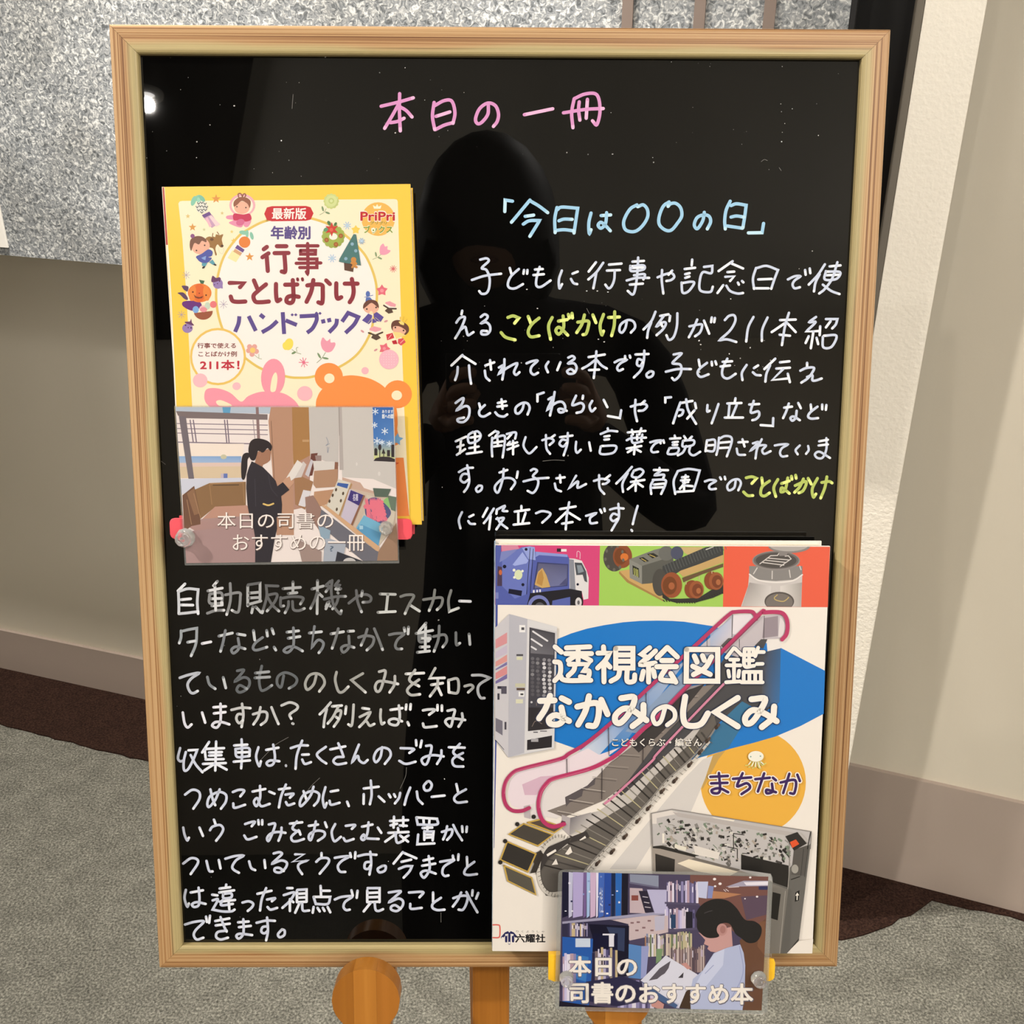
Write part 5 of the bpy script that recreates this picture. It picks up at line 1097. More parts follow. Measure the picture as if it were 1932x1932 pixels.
# titles
def title(w, ow, *ss):
    P.line('#20305a', w + ow, *ss); P.line('#fbf5ec', w, *ss)
P.t(920, 1140, SU)
tn_ = ("745 470 815 530", "870 482 1130 470", "862 545 1148 545", "1000 490 1000 625", "985 560 890 620", "1020 560 1140 622", "900 662 1110 662 1110 662 1060 735 1060 735 1120 740 1105 810 1025 800", "965 670 950 730 890 790", "740 635 800 655 800 770 740 845", "800 785 860 840 1140 840",
       "1280 470 1282 520", "1218 540 1345 540 1345 540 1300 620 1215 705", "1283 650 1285 858", "1312 650 1352 695", "1415 488 1605 488 1605 488 1605 705 1605 705 1415 705 1415 705 1415 488", "1425 560 1600 560", "1425 630 1600 630", "1460 720 1440 800 1362 850", "1542 720 1542 848 1615 848 1625 780",
       "1790 480 1700 552 1700 552 1765 590 1765 590 1690 665 1850 650", "1855 515 1765 600", "1778 680 1778 860", "1720 740 1700 830", "1830 720 1845 800")
title(9.4, 2.4, *tn_)
P.t(1240, 1140, SU)
tz_ = ("110 478 0 590", "112 478 222 582", "50 622 165 622", "-5 690 212 690", "100 700 40 825 190 850", "150 765 205 860", "325 500 668 500 668 500 668 850 668 850 320 850 320 850 325 500", "410 572 440 640", "500 568 520 620", "600 580 530 700 400 778", "392 685 585 775")
title(9.8, 2.4, *tz_)
tk_ = ("845 485 765 590", "860 490 930 560", "805 612 895 612", "765 675 920 675", "848 620 848 840", "785 735 795 800", "905 735 895 800", "760 862 915 852", "965 495 1065 495", "968 560 1060 560", "968 620 1060 620", "965 495 965 680 1070 680", "1062 500 1062 560", "1015 500 1015 680", "1115 480 1082 575", "1112 528 1178 528", "1100 660 1165 658", "955 748 1145 748 1145 748 1145 850", "955 748 955 850", "1018 750 1018 850", "1082 750 1082 850", "930 862 1165 862")
title(7.0, 2.2, *tk_)
P.t(920, 1140, SU)
title(11.4, 2.6, "578 1068 740 1062", "690 1010 640 1150 568 1262", "818 1038 900 1080", "815 1140 835 1270 780 1325 695 1320 680 1265 760 1225 900 1290", "990 1132 1200 1092 1228 1200 1190 1335 1110 1340", "1120 1015 1080 1180 1000 1330", "1255 1055 1325 1215", "1475 1038 1620 1032 1570 1190 1475 1305 1415 1298 1415 1225 1500 1155 1600 1170 1755 1282", "1722 1112 1710 1250 1600 1348")
P.t(1240, 1140, SU)
title(8.4, 2.4, "85 1150 40 1290 -20 1320 -50 1240 0 1165 100 1128 185 1175 190 1265 110 1335")
title(11.4, 2.6, "310 1020 285 1200 310 1320 400 1345 490 1315 560 1205", "890 1035 640 1192 640 1192 890 1350", "1040 1050 1190 1045 1135 1180 1050 1300 985 1315 975 1245 1055 1170 1180 1205 1320 1292", "1292 1130 1272 1255 1155 1358")
P.t(0, 0, 1)
P.text('#30303c', 'こどもくらぶ・編さん', 1155.4, 1394, 1324.6, 1409, 0.04); P.text('#f6f0e8', 'こどもくらぶ・編さん', 1155, 1393, 1324, 1408, 0.02)
P.t(1272, 1272, 2.927)
tm_ = ("200 567 296 562", "204 603 294 600", "247 546 252 645 218 657 208 640 250 630 298 652", "325 578 425 570", "378 547 348 618 400 602 418 628 372 662", "448 580 528 572", "497 548 462 648", "545 572 562 586", "540 605 542 648 512 658 512 638 562 652", "588 598 668 586 664 655 640 657", "636 550 602 656", "680 555 694 590")
P.line('#fbf3ea', 9.6, *tm_); P.line('#3b2060', 5.2, *tm_)
P.t(1240, 1140, SU)
P.line('#d6de84', 1.6, "1040 1740 1005 1775 975 1780", "1060 1745 1030 1790 1010 1800", "1085 1748 1070 1800 1050 1810", "1105 1748 1120 1800 1145 1815", "1130 1745 1160 1780 1200 1755", "1150 1740 1175 1760")
P.line('#fbf6e6', 1.8, "1030 1740 1010 1770", "1065 1748 1045 1790", "1090 1748 1088 1795", "1118 1748 1135 1800", "1145 1742 1170 1765"); P.ell('#e9d9a0', 1090, 1682, 88, 62); P.ell('#f8f5e8', 1090, 1680, 84, 58); P.ell('#7aa8a0', 1033, 1684, 8); P.ell('#7aa8a0', 1140, 1678, 8)
P.t(0, 0, 1)
# publisher's mark
P.line('#26285e', 4.4, "947 1769 954 1761 961 1758 968 1761 975 1769", "955 1764 955 1776", "961 1760 961 1780", "968 1764 968 1776", smooth=False)
for x, y in ((948, 1770), (974, 1770), (961, 1779), (961, 1757), (955, 1764), (967, 1764)): P.ell('#f4efe8', x, y, 2.0)
P.text('#1c1a1e', '六耀社', 972.5, 1762.5, 1028.5, 1778, 0.04); P.text('#5a5654', 'りくようしゃ', 974, 1755.5, 1027, 1759.5, 0.0, space=1.6)
P.line('#e26a62', 2.6, "930 1745 939 1745 943 1748 943 1765 940 1769 930 1769")
P.build('cover_print', M_cover2, fc2)
# ------------------------------------------------------------------ coloured plastic ledges that carry the books
M_red = plain('red_plastic', '#e2525e', 0.35, 0.5)
M_yplas = plain('yellow_plastic', '#f4bd2c', 0.35, 0.5)
def rounded(x0, x1, y0, y1, r, n=5):
    q = []
    for cx, cy, a in ((x1 - r, y0 + r, -90), (x1 - r, y1 - r, 0), (x0 + r, y1 - r, 90), (x0 + r, y0 + r, 180)):
        for k in range(n + 1):
            t = math.radians(a + 90 * k / n); q.append((cx + r * math.cos(t), cy + r * math.sin(t)))
    return q
def ledge(name, label, px, zf, zb, mat):
    """px: left, right, top, bottom of the front lip"""
    a = onb([(px[0], px[2]), (px[1], px[3])], zf); x0, y1 = a[0]; x1, y0 = a[1]
    e = board_empty(name, x0, y0, zb); tag(e, label, 'book rest')
    bm = bmesh.new(); prism(bm, rounded(0, x1 - x0, 0, y1 - y0, 0.0028), zf - zb - 0.0016, zf - zb); bevel(bm, 0.0004, 1)
    link('front_lip', bm_mesh('front_lip', bm), mat, e)
    boxobj('shelf', (0.001, x1 - x0 - 0.001, 0.0, 0.0022, 0.0017, zf - zb - 0.0017), mat, e, 0.0002)
    boxobj('back_plate', (0, x1 - x0, 0.0, (y1 - y0) * 0.9, 0.0, 0.0015), mat, e, 0.0004)
    return e, (x0, x1, y0, y1)
l1, g1 = ledge('book_rest', 'red plastic book rest under the yellow-bordered handbook', (319.5, 777.5, 978, 1018), 0.0205, 0.0004, M_red)
l2, g2 = ledge('book_rest', 'yellow plastic book rest clipped under the large encyclopedia', (1036.5, 1461, 1810, 1851), 0.0340, 0.0305, M_yplas)
# upright tab of the yellow rest at its left
a = onb([(1034.5, 1796), (1058, 1846)], 0.0305)
boxobj('side_tab', (float(a[0][0]) - g2[0], float(a[1][0]) - g2[0], 0.001, float(a[0][1]) - g2[2], -0.0012, 0.0034), M_yplas, l2, 0.0003)

def film_mat():
    m = bpy.data.materials.new('laminate_film'); m.use_nodes = True; nt = m.node_tree; nt.nodes.clear()
    o = nt.nodes.new('ShaderNodeOutputMaterial'); t = nt.nodes.new('ShaderNodeBsdfTransparent'); g = nt.nodes.new('ShaderNodeBsdfGlossy')
    d = nt.nodes.new('ShaderNodeBsdfDiffuse'); d.inputs[0].default_value = (0.75, 0.76, 0.75, 1)
    f = nt.nodes.new('ShaderNodeFresnel'); f.inputs[0].default_value = 1.45; g.inputs['Roughness'].default_value = 0.12; g.inputs[0].default_value = (1, 1, 1, 1)
    t.inputs[0].default_value = (0.90, 0.91, 0.90, 1)
    m1 = nt.nodes.new('ShaderNodeMixShader'); m1.inputs[0].default_value = 0.12; m2 = nt.nodes.new('ShaderNodeMixShader')
    nt.links.new(t.outputs[0], m1.inputs[1]); nt.links.new(d.outputs[0], m1.inputs[2])
    nt.links.new(f.outputs[0], m2.inputs[0]); nt.links.new(m1.outputs[0], m2.inputs[1]); nt.links.new(g.outputs[0], m2.inputs[2])
    nt.links.new(m2.outputs[0], o.inputs[0]); return m
M_film = film_mat()
def clear_mat():
    m, nt, b = new_mat('clear_acrylic')
    b.inputs['Base Color'].default_value = (1, 1, 1, 1); b.inputs['Roughness'].default_value = 0.03
    b.inputs['Transmission Weight'].default_value = 0.88; b.inputs['IOR'].default_value = 1.49
    return m
M_clear = clear_mat()

def card(name, label, film_px, zc, rad):
    q = onb(film_px, zc); o = q[3]
    off = (float(o[0]), float(o[1]), zc)
    e = board_empty(name, *off); tag(e, label, 'card')
    # rounded film outline
    C = [np.array(a) - o for a in q][::-1]; out = []
    for i in range(4):
        p, a, b_ = C[i], C[i - 1], C[(i + 1) % 4]
        u = (a - p) / np.hypot(*(a - p)) * rad; v = (b_ - p) / np.hypot(*(b_ - p)) * rad
        for k in range(6):
            t = k / 5; out.append(tuple(p + u * (1 - t) ** 2 + v * t ** 2))
    bm = bmesh.new(); prism(bm, out, 0, 0.00035); bmesh.ops.recalc_face_normals(bm, faces=bm.faces[:])
    link('film', bm_mesh('film', bm), M_film, e)
    return e, off

# ------------------------------------------------------------------ card of the woman in the dark suit
ZC1 = 0.0220
card1, offc = card('photo_card', 'laminated photo of a dark-suited person reading, pinned below the yellow-bordered handbook',
                   [(329, 765.5), (744, 766), (753.5, 1062.5), (349, 1066.5)], ZC1, 0.0006)
P = Print(ZC1 + 0.00045, 0.80, 1.4e-5, offc)
Q1 = [331.5, 768, 743, 768.5, 751, 1057.5, 351.5, 1062.5]
P.poly('#efe3e0', Q1); P.setclip(Q1)
P.t(310, 750, 5.854)
P.poly('#b6c2d2', "120 100 1180 100 1180 180 120 160"); P.poly('#5fa0c8', "640 100 735 100 725 172 650 170")
for i, y in enumerate((290, 345, 395, 495)): P.line('#7e6f80', 1.5 if i < 3 else 2.0, [140, y - 3, 1140 if i < 3 else 940, y + 15], smooth=False)
P.line('#7e6f80', 2.2, "285 250 320 495", "320 250 355 495", "665 250 690 495", "695 250 715 495", smooth=False); P.line('#9c8c94', 1.4, "980 250 1000 450", smooth=False); P.line('#8e7374', 5.5, "1025 110 1042 460", smooth=False)
P.poly('#f3e4d8', "150 510 880 510 870 650 160 650"); P.grad(['#8fb0dc', '#84a6d4', '#9cb6dc', '#a8bedc'], "160 648 850 648 850 718 165 722"); P.poly('#e0c6bc', "165 722 850 718 860 760 170 765"); P.poly('#d9c3a6', "170 765 860 760 870 890 180 890"); P.ell('#c8c4a8', 655, 655, 34, 26)
P.poly('#7b6d6e', "130 150 1140 186 1140 246 235 228 150 200"); P.poly('#736a72', "160 205 238 210 330 900 268 905")
P.rect('#c8b8c4', 625, 840, 655, 890); P.rect('#6678b8', 655, 840, 698, 890)
P.poly('#d0d2e2', "180 900 870 885 870 930 500 940 340 1020 190 1070"); P.poly('#8d6b4b', "330 1020 500 945 900 930 900 1190 560 1210 400 1340 340 1240"); P.poly('#a27d58', "500 945 880 930 880 945 510 962"); P.line('#5a4432', 2, "540 968 820 965", smooth=False); P.line('#a27d58', 1.6, "500 960 525 1180", "870 950 885 1160", smooth=False)
P.poly('#be9180', "380 1380 560 1205 910 1190 1000 1300 1010 1500 380 1500"); P.grad(['#b08a84', '#ab8e8a', '#a58b8c', '#a08484'], "220 1400 420 1340 1040 1300 1040 1900"); P.poly('#a88a8a', "230 1480 1040 1400 1040 1880 230 1880")
P.poly('#72503f', "200 1080 330 975 395 1290 400 1400 300 1420 220 1480"); P.poly('#8f6a50', "250 1060 330 1000 390 1280 330 1300"); P.line('#a98464', 1.2, "325 1060 400 1330", "250 1130 300 1400", smooth=False)
P.poly('#b98e76', "1178 100 1415 100 1432 1520 1240 1520 1200 900 1150 260"); P.line('#8e6a56', 1.4, "1180 260 1215 900", smooth=False)
P.t(550, 750, 5.854)
P.poly('#aa7d4e', "5 100 192 100 206 660 20 760"); P.poly('#b58c7c', "20 740 205 640 200 1200 20 1240"); P.rect('#c29a70', 120, 465, 195, 490)
P.poly('#c6c0bd', "190 100 520 100 520 760 205 640"); P.poly('#cdc7c3', "520 100 1150 100 1160 1010 900 900 560 880"); P.poly('#b5aca9', "520 105 555 105 575 800 530 800"); P.line('#8c8482', 0.9, "525 110 530 420", smooth=False); P.line('#8890a0', 1.0, "385 440 405 500 380 530 420 510", "395 545 400 610 412 550")
P.ell('#dcd6d2', 720, 735, 10, 20); P.ell('#dcd6d2', 968, 842, 14, 24)
P.poly('#c8a898', "560 880 760 940 800 1000 1150 1110 1160 1500 560 1000")
P.grad(['#3e6cb4', '#3a68b4', '#5a88c4', '#4a7cc0'], "895 100 1120 100 1132 460 905 460"); P.grad(['#4a7cc0', '#5a88c4', '#d2d68e', '#d8d88a'], "905 460 1132 460 1140 690 910 680")
for x, y, r in ((925, 155, 34), (918, 305, 30), (1030, 372, 36), (945, 480, 38), (1000, 495, 26), (1080, 510, 30)): P.burst('#dce6f2', x, y, r, 1.6, 6, 30)
P.poly('#3b3438', "905 700 930 670 1000 652 1080 655 1142 680 1142 712"); P.line('#3b3438', 1.6, "975 660 975 530", "1018 650 1018 600", smooth=False); P.ell('#3b3438', 975, 550, 18, 34); P.poly('#3b3438', "995 620 1015 560 1038 620"); P.poly('#3b3438', "915 640 915 570 930 555 948 570 948 640"); P.rect('#3b3438', 1055, 580, 1088, 650); P.rect('#3b3438', 1102, 520, 1135, 660)
P.text('#e8edf4', 'あります', 1000, 138, 1122, 172, 0.03); P.text('#e8edf4', '館への図', 1000, 182, 1122, 232, 0.03)
P.poly('#6d4038', "215 620 290 612 230 860 185 870"); P.poly('#c8c4cc', "150 850 215 680 240 700 190 880"); P.poly('#9a8480', "260 640 330 640 330 700 270 700")
P.poly('#d9d3cf', "235 700 480 708 470 812 250 800"); P.poly('#8d6250', "478 712 515 715 512 900 470 900"); P.poly('#b18a70', "250 810 510 790 510 950 500 985 270 1000 240 960"); P.poly('#bb9072', "250 1040 500 1010 480 1150 330 1200 260 1215 240 1150"); P.poly('#a17858', "30 900 110 870 240 930 220 1000 150 1240 40 1180"); P.poly('#dcd8de', "130 1020 215 1035 150 1210 75 1190"); P.poly('#e0d8d4', "0 830 60 695 110 720 20 880"); P.poly('#d2c8c6', "60 790 130 705 165 740 110 880 30 890")
P.poly('#9a7a70', "150 1100 240 1080 330 1230 330 1500 160 1260")
P.poly('#cbb8a8', "640 1000 1150 1120 1160 1400 960 1650 330 1200 380 1190 510 1000"); P.poly('#d8d2c6', "515 900 655 942 520 1300 388 1205"); P.poly('#4262a8', "510 940 630 955 615 1005 500 972"); 
for x, y in ((492, 1018), (455, 1080), (420, 1145), (570, 1060), (545, 1140), (500, 1235)): P.ell('#5a4a3c', x, y, 12, 20, 10, 10)
P.poly('#b49068', "655 942 672 960 535 1312 520 1300"); P.poly('#c9bfd2', "640 1010 795 1075 655 1400 545 1330"); P.poly('#453a7c', "655 1022 795 1078 745 1195 620 1130"); P.text('#dcd6ea', '名著', 678, 1065, 735, 1140, 0.02); P.poly('#8e6450', "795 1075 812 1085 675 1415 655 1402")
P.poly('#cfc4b4', "830 1070 1160 1180 1120 1440 960 1640 715 1440 800 1270"); P.poly('#5b6a60', "900 1000 1100 1010 1060 1100 920 1095"); P.poly('#8fbf78', "1010 1150 1060 1105 1105 1150 1080 1225 1020 1215", True); P.poly('#5a5c84', "840 1130 950 1110 1090 1240 1070 1330 950 1400 840 1330 810 1240", True); P.text('#e8788c', '大特集', 840, 1120, 1050, 1360, 0.07, -0.2); P.poly('#78b4d4', "800 1300 1000 1400 960 1640 715 1440"); P.poly('#5f9cc4', "770 1400 990 1500 960 1640 720 1450"); P.rect('#a8cfe4', 750, 1415, 790, 1455)
P.poly('#6c7c6c', "1060 1080 1160 1100 1150 1260 1100 1240"); P.poly('#d2a985', "330 1190 380 1190 975 1650 965 1700 930 1690"); P.poly('#6e6d78', "330 1235 930 1690 965 1705 940 1820 820 1830 300 1400"); P.poly('#a8afbd', "370 1540 600 1620 560 1830 350 1830"); P.poly('#90a8bc', "290 1400 430 1470 420 1560 330 1560"); P.poly('#9c7d68', "960 1700 1160 1380 1190 1830 940 1830"); P.poly('#33343e', "505 1700 850 1830 480 1830"); P.ell('#c8c4c4', 640, 1820, 72, 50); P.poly('#a08a84', "60 1560 330 1700 330 1830 120 1830"); P.text('#5a6a80', '?', 425, 1640, 465, 1700, 0.02)
P.t(310, 750, 5.854)
P.poly('#2b2428', "925 610 870 630 850 720 850 860 862 905 890 895 915 780 920 690 940 650", True); P.poly('#a3765f', "1030 600 1090 590 1165 560 1178 600 1172 690 1140 720 1090 745 1080 790 1000 720")
P.poly('#2a2226', "930 560 950 490 1000 455 1080 458 1150 485 1187 530 1187 565 1170 590 1140 560 1095 605 1060 600 1035 590 1020 640 1000 690 960 690 935 640", True); P.ell('#a87a64', 1050, 622, 22, 30)
P.poly('#e8dcd8', "1090 770 1130 800 1180 860 1140 830"); P.poly('#2d2932', "965 705 1000 720 1090 770 1170 850 1230 920 1248 980 1310 935 1382 1020 1290 1090 1300 1180 1295 1300 1240 1320 1245 1450 1220 1560 1175 1830 1003 1830 1005 1560 985 1440 945 1330 920 1200 905 1000 910 850 935 770"); P.line('#3e3a44', 1.4, "1150 850 1180 1000 1250 1090", "1000 900 1010 1200")
P.poly('#c79a80', "1305 930 1340 890 1385 868 1400 910 1430 925 1425 950 1375 1005"); P.poly('#e4ddd9', "1345 890 1470 690 1530 735 1440 890 1400 920 1385 870"); P.line('#e2c074', 3.2, "1095 1175 1150 1190 1205 1172")
P.setclip(); P.t(0, 0, 1)
P.text('#6a5652', '本日の司書の', 410.5, 967.5, 629.5, 998.5, 0.012); P.text('#fbf1ec', '本日の司書の', 410, 966.5, 629, 997.5, -0.006)
P.text('#6a5652', 'おすすめの一冊', 439.5, 1009.5, 689, 1040.5, 0.012); P.text('#fbf1ec', 'おすすめの一冊', 439, 1008.5, 688.5, 1039.5, -0.006)
P.build('photo_print', M_photo, card1)

# ------------------------------------------------------------------ card of the woman in the pale blouse
ZC2 = 0.0350
card2, offc = card('photo_card', 'laminated photo of a person in a pale blouse at bookshelves, hanging lowest below the encyclopedia',
                   [(1053.5, 1640.5), (1458, 1647.5), (1447.5, 1914), (1046, 1905.5)], ZC2, 0.004)
P = Print(ZC2 + 0.00045, 0.80, 1.4e-5, offc)
Q2 = [1061, 1645, 1449.7, 1654, 1437, 1906.5, 1055, 1899]
P.poly('#4c4460', Q2); P.setclip(Q2)
P.t(1020, 1640, 3.864)
P.poly('#77504a', "1090 40 1670 50 1650 400 1440 480 1200 300 1090 200"); P.poly('#a9a3b8', "1350 128 1480 84 1670 84 1670 122"); P.poly('#ece6f2', "1480 95 1670 88 1670 115 1500 118"); P.poly('#b6805e', "1255 158 1465 182 1340 212 1250 214"); P.poly('#5d4a5c', "1460 200 1660 190 1650 330 1500 370"); P.rect('#34345e', 1590, 124, 1655, 150)
for x, y, r in ((1268, 72, 12), (1308, 106, 12), (1272, 124, 9), (1528, 60, 9), (1578, 200, 9), (1490, 215, 6)): P.ell('#f6eef0', x, y, r, r * .8, 0, 10)
P.line('#e8dce0', 1.2, "1370 132 1445 128", "1335 148 1350 162", "1350 145 1370 160", smooth=False)
rr = random.Random(21)
def strips(x0, x1, y0, y1, dy, pal, wmin=6, wmax=18):
    x = x0
    while x < x1:
        w = rr.uniform(wmin, wmax); s = (x - x0) / (x1 - x0) * dy; t = rr.uniform(0, (y1 - y0) * .16)
        P.poly(rr.choice(pal), [x, y0 + s + t, x + w, y0 + s + t, x + w, y1 + s, x, y1 + s])
        if rr.random() < .5: P.poly(rr.choice(['#e8e2f4', '#2c2848', '#c8b8dc']), [x + w * .25, y0 + s + t + (y1 - y0) * .15, x + w * .75, y0 + s + t + (y1 - y0) * .15, x + w * .75, y0 + s + t + (y1 - y0) * .4, x + w * .25, y0 + s + t + (y1 - y0) * .4])
        x += w
PL = ['#c9c1e6', '#a9a0cc', '#8f88b4', '#e4deee', '#6d6690', '#b89cac', '#d8cce0', '#4a4468']
PD = ['#2c2848', '#3e3a5c', '#55507a', '#8a84a8', '#b8b0d0', '#c8b48c', '#7a6a70', '#dcd4e8']
for a, b_, c in ((158, 205, '#1d1c34'), (205, 235, '#c4c4de'), (235, 312, '#b6aada'), (312, 336, '#7a6298'), (336, 362, '#a6c2ea'), (362, 405, '#d0b4d2'), (405, 422, '#ece8fa'), (422, 466, '#4468bc'), (466, 516, '#2a4ea6'), (516, 546, '#1a2a4c'), (546, 592, '#2c68ba'), (592, 640, '#191828')):
    P.poly(c, [a, 20, b_, 24, b_ - 6, 340, a, 355])
for k in range(16): P.rect(rr.choice(['#e8e6f4', '#8a9ad0', '#2a2e58']), *(lambda x, y: (x, y, x + rr.uniform(8, 20), y + rr.uniform(6, 14)))(rr.uniform(170, 600), rr.uniform(40, 320)))
P.text('#dfe6f6', '文学全集', 428, 130, 452, 320, 0.0)
P.poly('#a29fba', "158 382 905 305 905 330 158 398"); P.poly('#8d93a8', "650 36 860 46 860 128 652 92"); P.poly('#c6b2ba', "650 136 742 140 770 322 650 318"); P.rect('#8a4a44', 662, 190, 712, 228); P.poly('#2b2538', "715 158 775 158 822 312 762 318"); P.line('#c8c0cc', 1.6, "745 200 780 205", "755 240 790 246", "762 275 800 280", smooth=False); P.poly('#bcb8da', "775 148 925 150 912 322 832 322"); P.poly('#6c6a84', "645 90 860 128 860 140 650 104")
strips(918, 1150, 75, 238, 10, PL); P.poly('#57506c', "905 238 1160 252 1160 264 905 252"); P.poly('#c6cae8', "1142 90 1222 90 1210 214 1152 206"); P.poly('#8890c4', "1222 120 1262 125 1250 212 1215 212")
strips(905, 1120, 270, 432, 8, PL); P.poly('#2a4468', "950 330 985 330 985 430 950 430"); P.rect('#1f1c2c', 1058, 310, 1108, 430)
P.poly('#57506c', "640 500 920 440 1140 425 1140 440 920 462 640 520"); P.poly('#cbb8bc', "510 370 820 335 930 340 930 460 650 520"); 
for x, y in ((655, 385), (690, 440), (740, 420), (780, 370), (800, 440), (700, 380)): P.rect('#8a6a70', x, y, x + 24, y + 12)
P.poly('#bfbbd0', "830 345 905 335 900 440 835 450")
strips(760, 1090, 470, 640, -20, ['#b8a8a0', '#9a8a84', '#d8c8b8', '#c0b494', '#5a5060', '#8890b0', '#dcd8e4', '#6a7a5a', '#a87a5c'], 6, 15); strips(940, 1200, 560, 760, -10, ['#a08a88', '#7a6468', '#c8b8b4', '#5a4a54', '#b8a8a4'], 6, 12)
P.poly('#33304a', "158 400 520 370 640 400 640 500 158 500"); strips(200, 340, 385, 490, 0, PD, 8, 16); P.poly('#15142a', "350 400 645 412 640 780 560 780 380 500"); P.poly('#343e5e', "480 420 615 430 610 600 560 590"); P.poly('#131432', "378 470 562 468 560 620 378 600"); P.poly('#2a5cae', "158 492 382 508 372 760 350 1020 158 1000"); P.poly('#3f7cc4', "250 620 350 640 330 820 260 800"); P.rect('#cdd8ea', 254, 504, 362, 568); P.rect('#e6e4f0', 498, 480, 535, 565); P.rect('#e6e4f0', 452, 470, 540, 482)
P.poly('#5a88c4', "642 545 735 560 730 800 640 790"); P.poly('#9aa0d0', "735 560 790 560 770 780 730 800"); P.poly('#7c9870', "845 580 890 580 880 660 840 690")
strips(375, 560, 560, 900, 0, PD, 10, 24); strips(160, 250, 600, 960, 0, PL, 12, 26); strips(560, 800, 790, 1040, 20, PL, 14, 30); P.poly('#1d1a2c', "130 960 330 990 700 1030 700 1060 130 1050"); P.poly('#2c2a4a', "330 820 600 780 740 830 760 960 560 1000 340 960")
P.poly('#dcdcec', "728 812 912 628 1152 772 1085 900 1010 1014 880 960 850 900"); P.poly('#c4c4dc', "860 920 1010 980 1000 1015 880 960"); P.poly('#5d5862', "788 812 868 722 948 668 932 722 905 760 880 775 850 800"); P.poly('#3e3a42', "1002 792 1042 752 1038 792"); P.poly('#49628e', "730 812 860 900 1000 990 985 1014 850 950"); P.poly('#453428', "1010 1010 1060 890 1110 860 1095 1020")
P.poly('#6a4836', "1450 520 1640 360 1640 1050 1440 1050 1490 700"); P.poly('#7c553e', "1600 380 1640 380 1640 640 1580 560")
P.poly('#cb9d9a', "1150 460 1240 500 1300 440 1390 420 1400 560 1300 610 1240 600 1215 580 1225 560 1190 545 1200 515"); P.poly('#b7bfe0', "1262 612 1360 572 1455 548 1480 610 1492 700 1488 900 1470 1040 1095 1040 1090 900 1110 800 1180 740", False); P.poly('#cdd3ee', "1265 615 1340 580 1330 700 1200 860 1120 960 1110 880 1180 745"); P.line('#98a0cc', 1.4, "1450 560 1475 760 1380 960", "1200 760 1260 700")
P.poly('#211f20', "1130 330 1165 270 1220 232 1290 216 1370 232 1430 285 1470 345 1500 372 1560 380 1608 420 1606 480 1570 530 1510 536 1460 500 1420 470 1380 400 1320 395 1285 440 1300 490 1230 502 1180 480 1142 430 1140 370", True); P.ell('#be8e8a', 1322, 440, 38, 44); P.ell('#a87672', 1328, 440, 20, 28); P.line('#4a4448', 1.6, "1195 320 1225 308 1250 302")
P.poly('#c9938c', "800 942 850 950 900 985 890 1030 810 1000"); P.poly('#c9938c', "1025 690 1060 680 1100 722 1070 730")
P.setclip(); P.t(0, 0, 1)
for s, a in (('本日の', (1073.5, 1805, 1201, 1841)), ('司書のおすすめ本', (1074.5, 1853.5, 1420, 1892))):
    P.text('#6c6878', s, a[0] - .6, a[1] - .4, a[2] + .8, a[3] + 1.2, 0.065, slope=0.008); P.text('#f7efe6', s, *a, 0.035, slope=0.008)
P.build('photo_print', M_photo, card2)

# ------------------------------------------------------------------ clear knobs holding the cards
def knob(px, r, z, label, tall=0.006):
    c = onb([px], z)[0]
    e = board_empty('push_pin', float(c[0]), float(c[1]), z)
    tag(e, label, 'push pin', 'clear push pins')
    prof = [(0.0, 0.0), (0.86, 0.0), (1.0, 0.10), (0.97, 0.35), (0.72, 0.55), (0.62, 0.7), (0.74, 0.85), (0.80, 1.0), (0.70, 1.12), (0.5, 1.16), (0.42, 1.08), (0.30, 1.05), (0.22, 1.14), (0.0, 1.18)]
    n = 20; bm = bmesh.new(); rings = []
    for rr_, h in prof:
        if rr_ == 0: rings.append([bm.verts.new((0, 0, h * tall))])
        else: rings.append([bm.verts.new((r * rr_ * (1 + 0.05 * (k % 2)) * math.cos(2 * math.pi * k / n), r * rr_ * (1 + 0.05 * (k % 2)) * math.sin(2 * math.pi * k / n), h * tall)) for k in range(n)])
    for a, b_ in zip(rings[:-1], rings[1:]):
        for k in range(n):
            if len(a) == 1: bm.faces.new((a[0], b_[(k + 1) % n], b_[k]))
            elif len(b_) == 1: bm.faces.new((a[k], a[(k + 1) % n], b_[0]))
            else: bm.faces.new((a[k], a[(k + 1) % n], b_[(k + 1) % n], b_[k]))
    bmesh.ops.recalc_face_normals(bm, faces=bm.faces[:])
    link('cap', bm_mesh('cap', bm, True), M_clear, e)
    return e
knob((351, 1014), 0.0058, ZC1 + 0.0008, 'clear push pin at the lower left corner of the dark suit photo card', 0.007)
knob((728.5, 996), 0.0043, ZC1 + 0.0008, 'clear push pin at the lower right corner of the dark suit photo card')
knob((1068.5, 1843), 0.0046, ZC2 + 0.0008, 'clear push pin at the left side of the pale blouse photo card')
knob((1430.5, 1844), 0.0050, ZC2 + 0.0008, 'clear push pin at the right side of the pale blouse photo card')
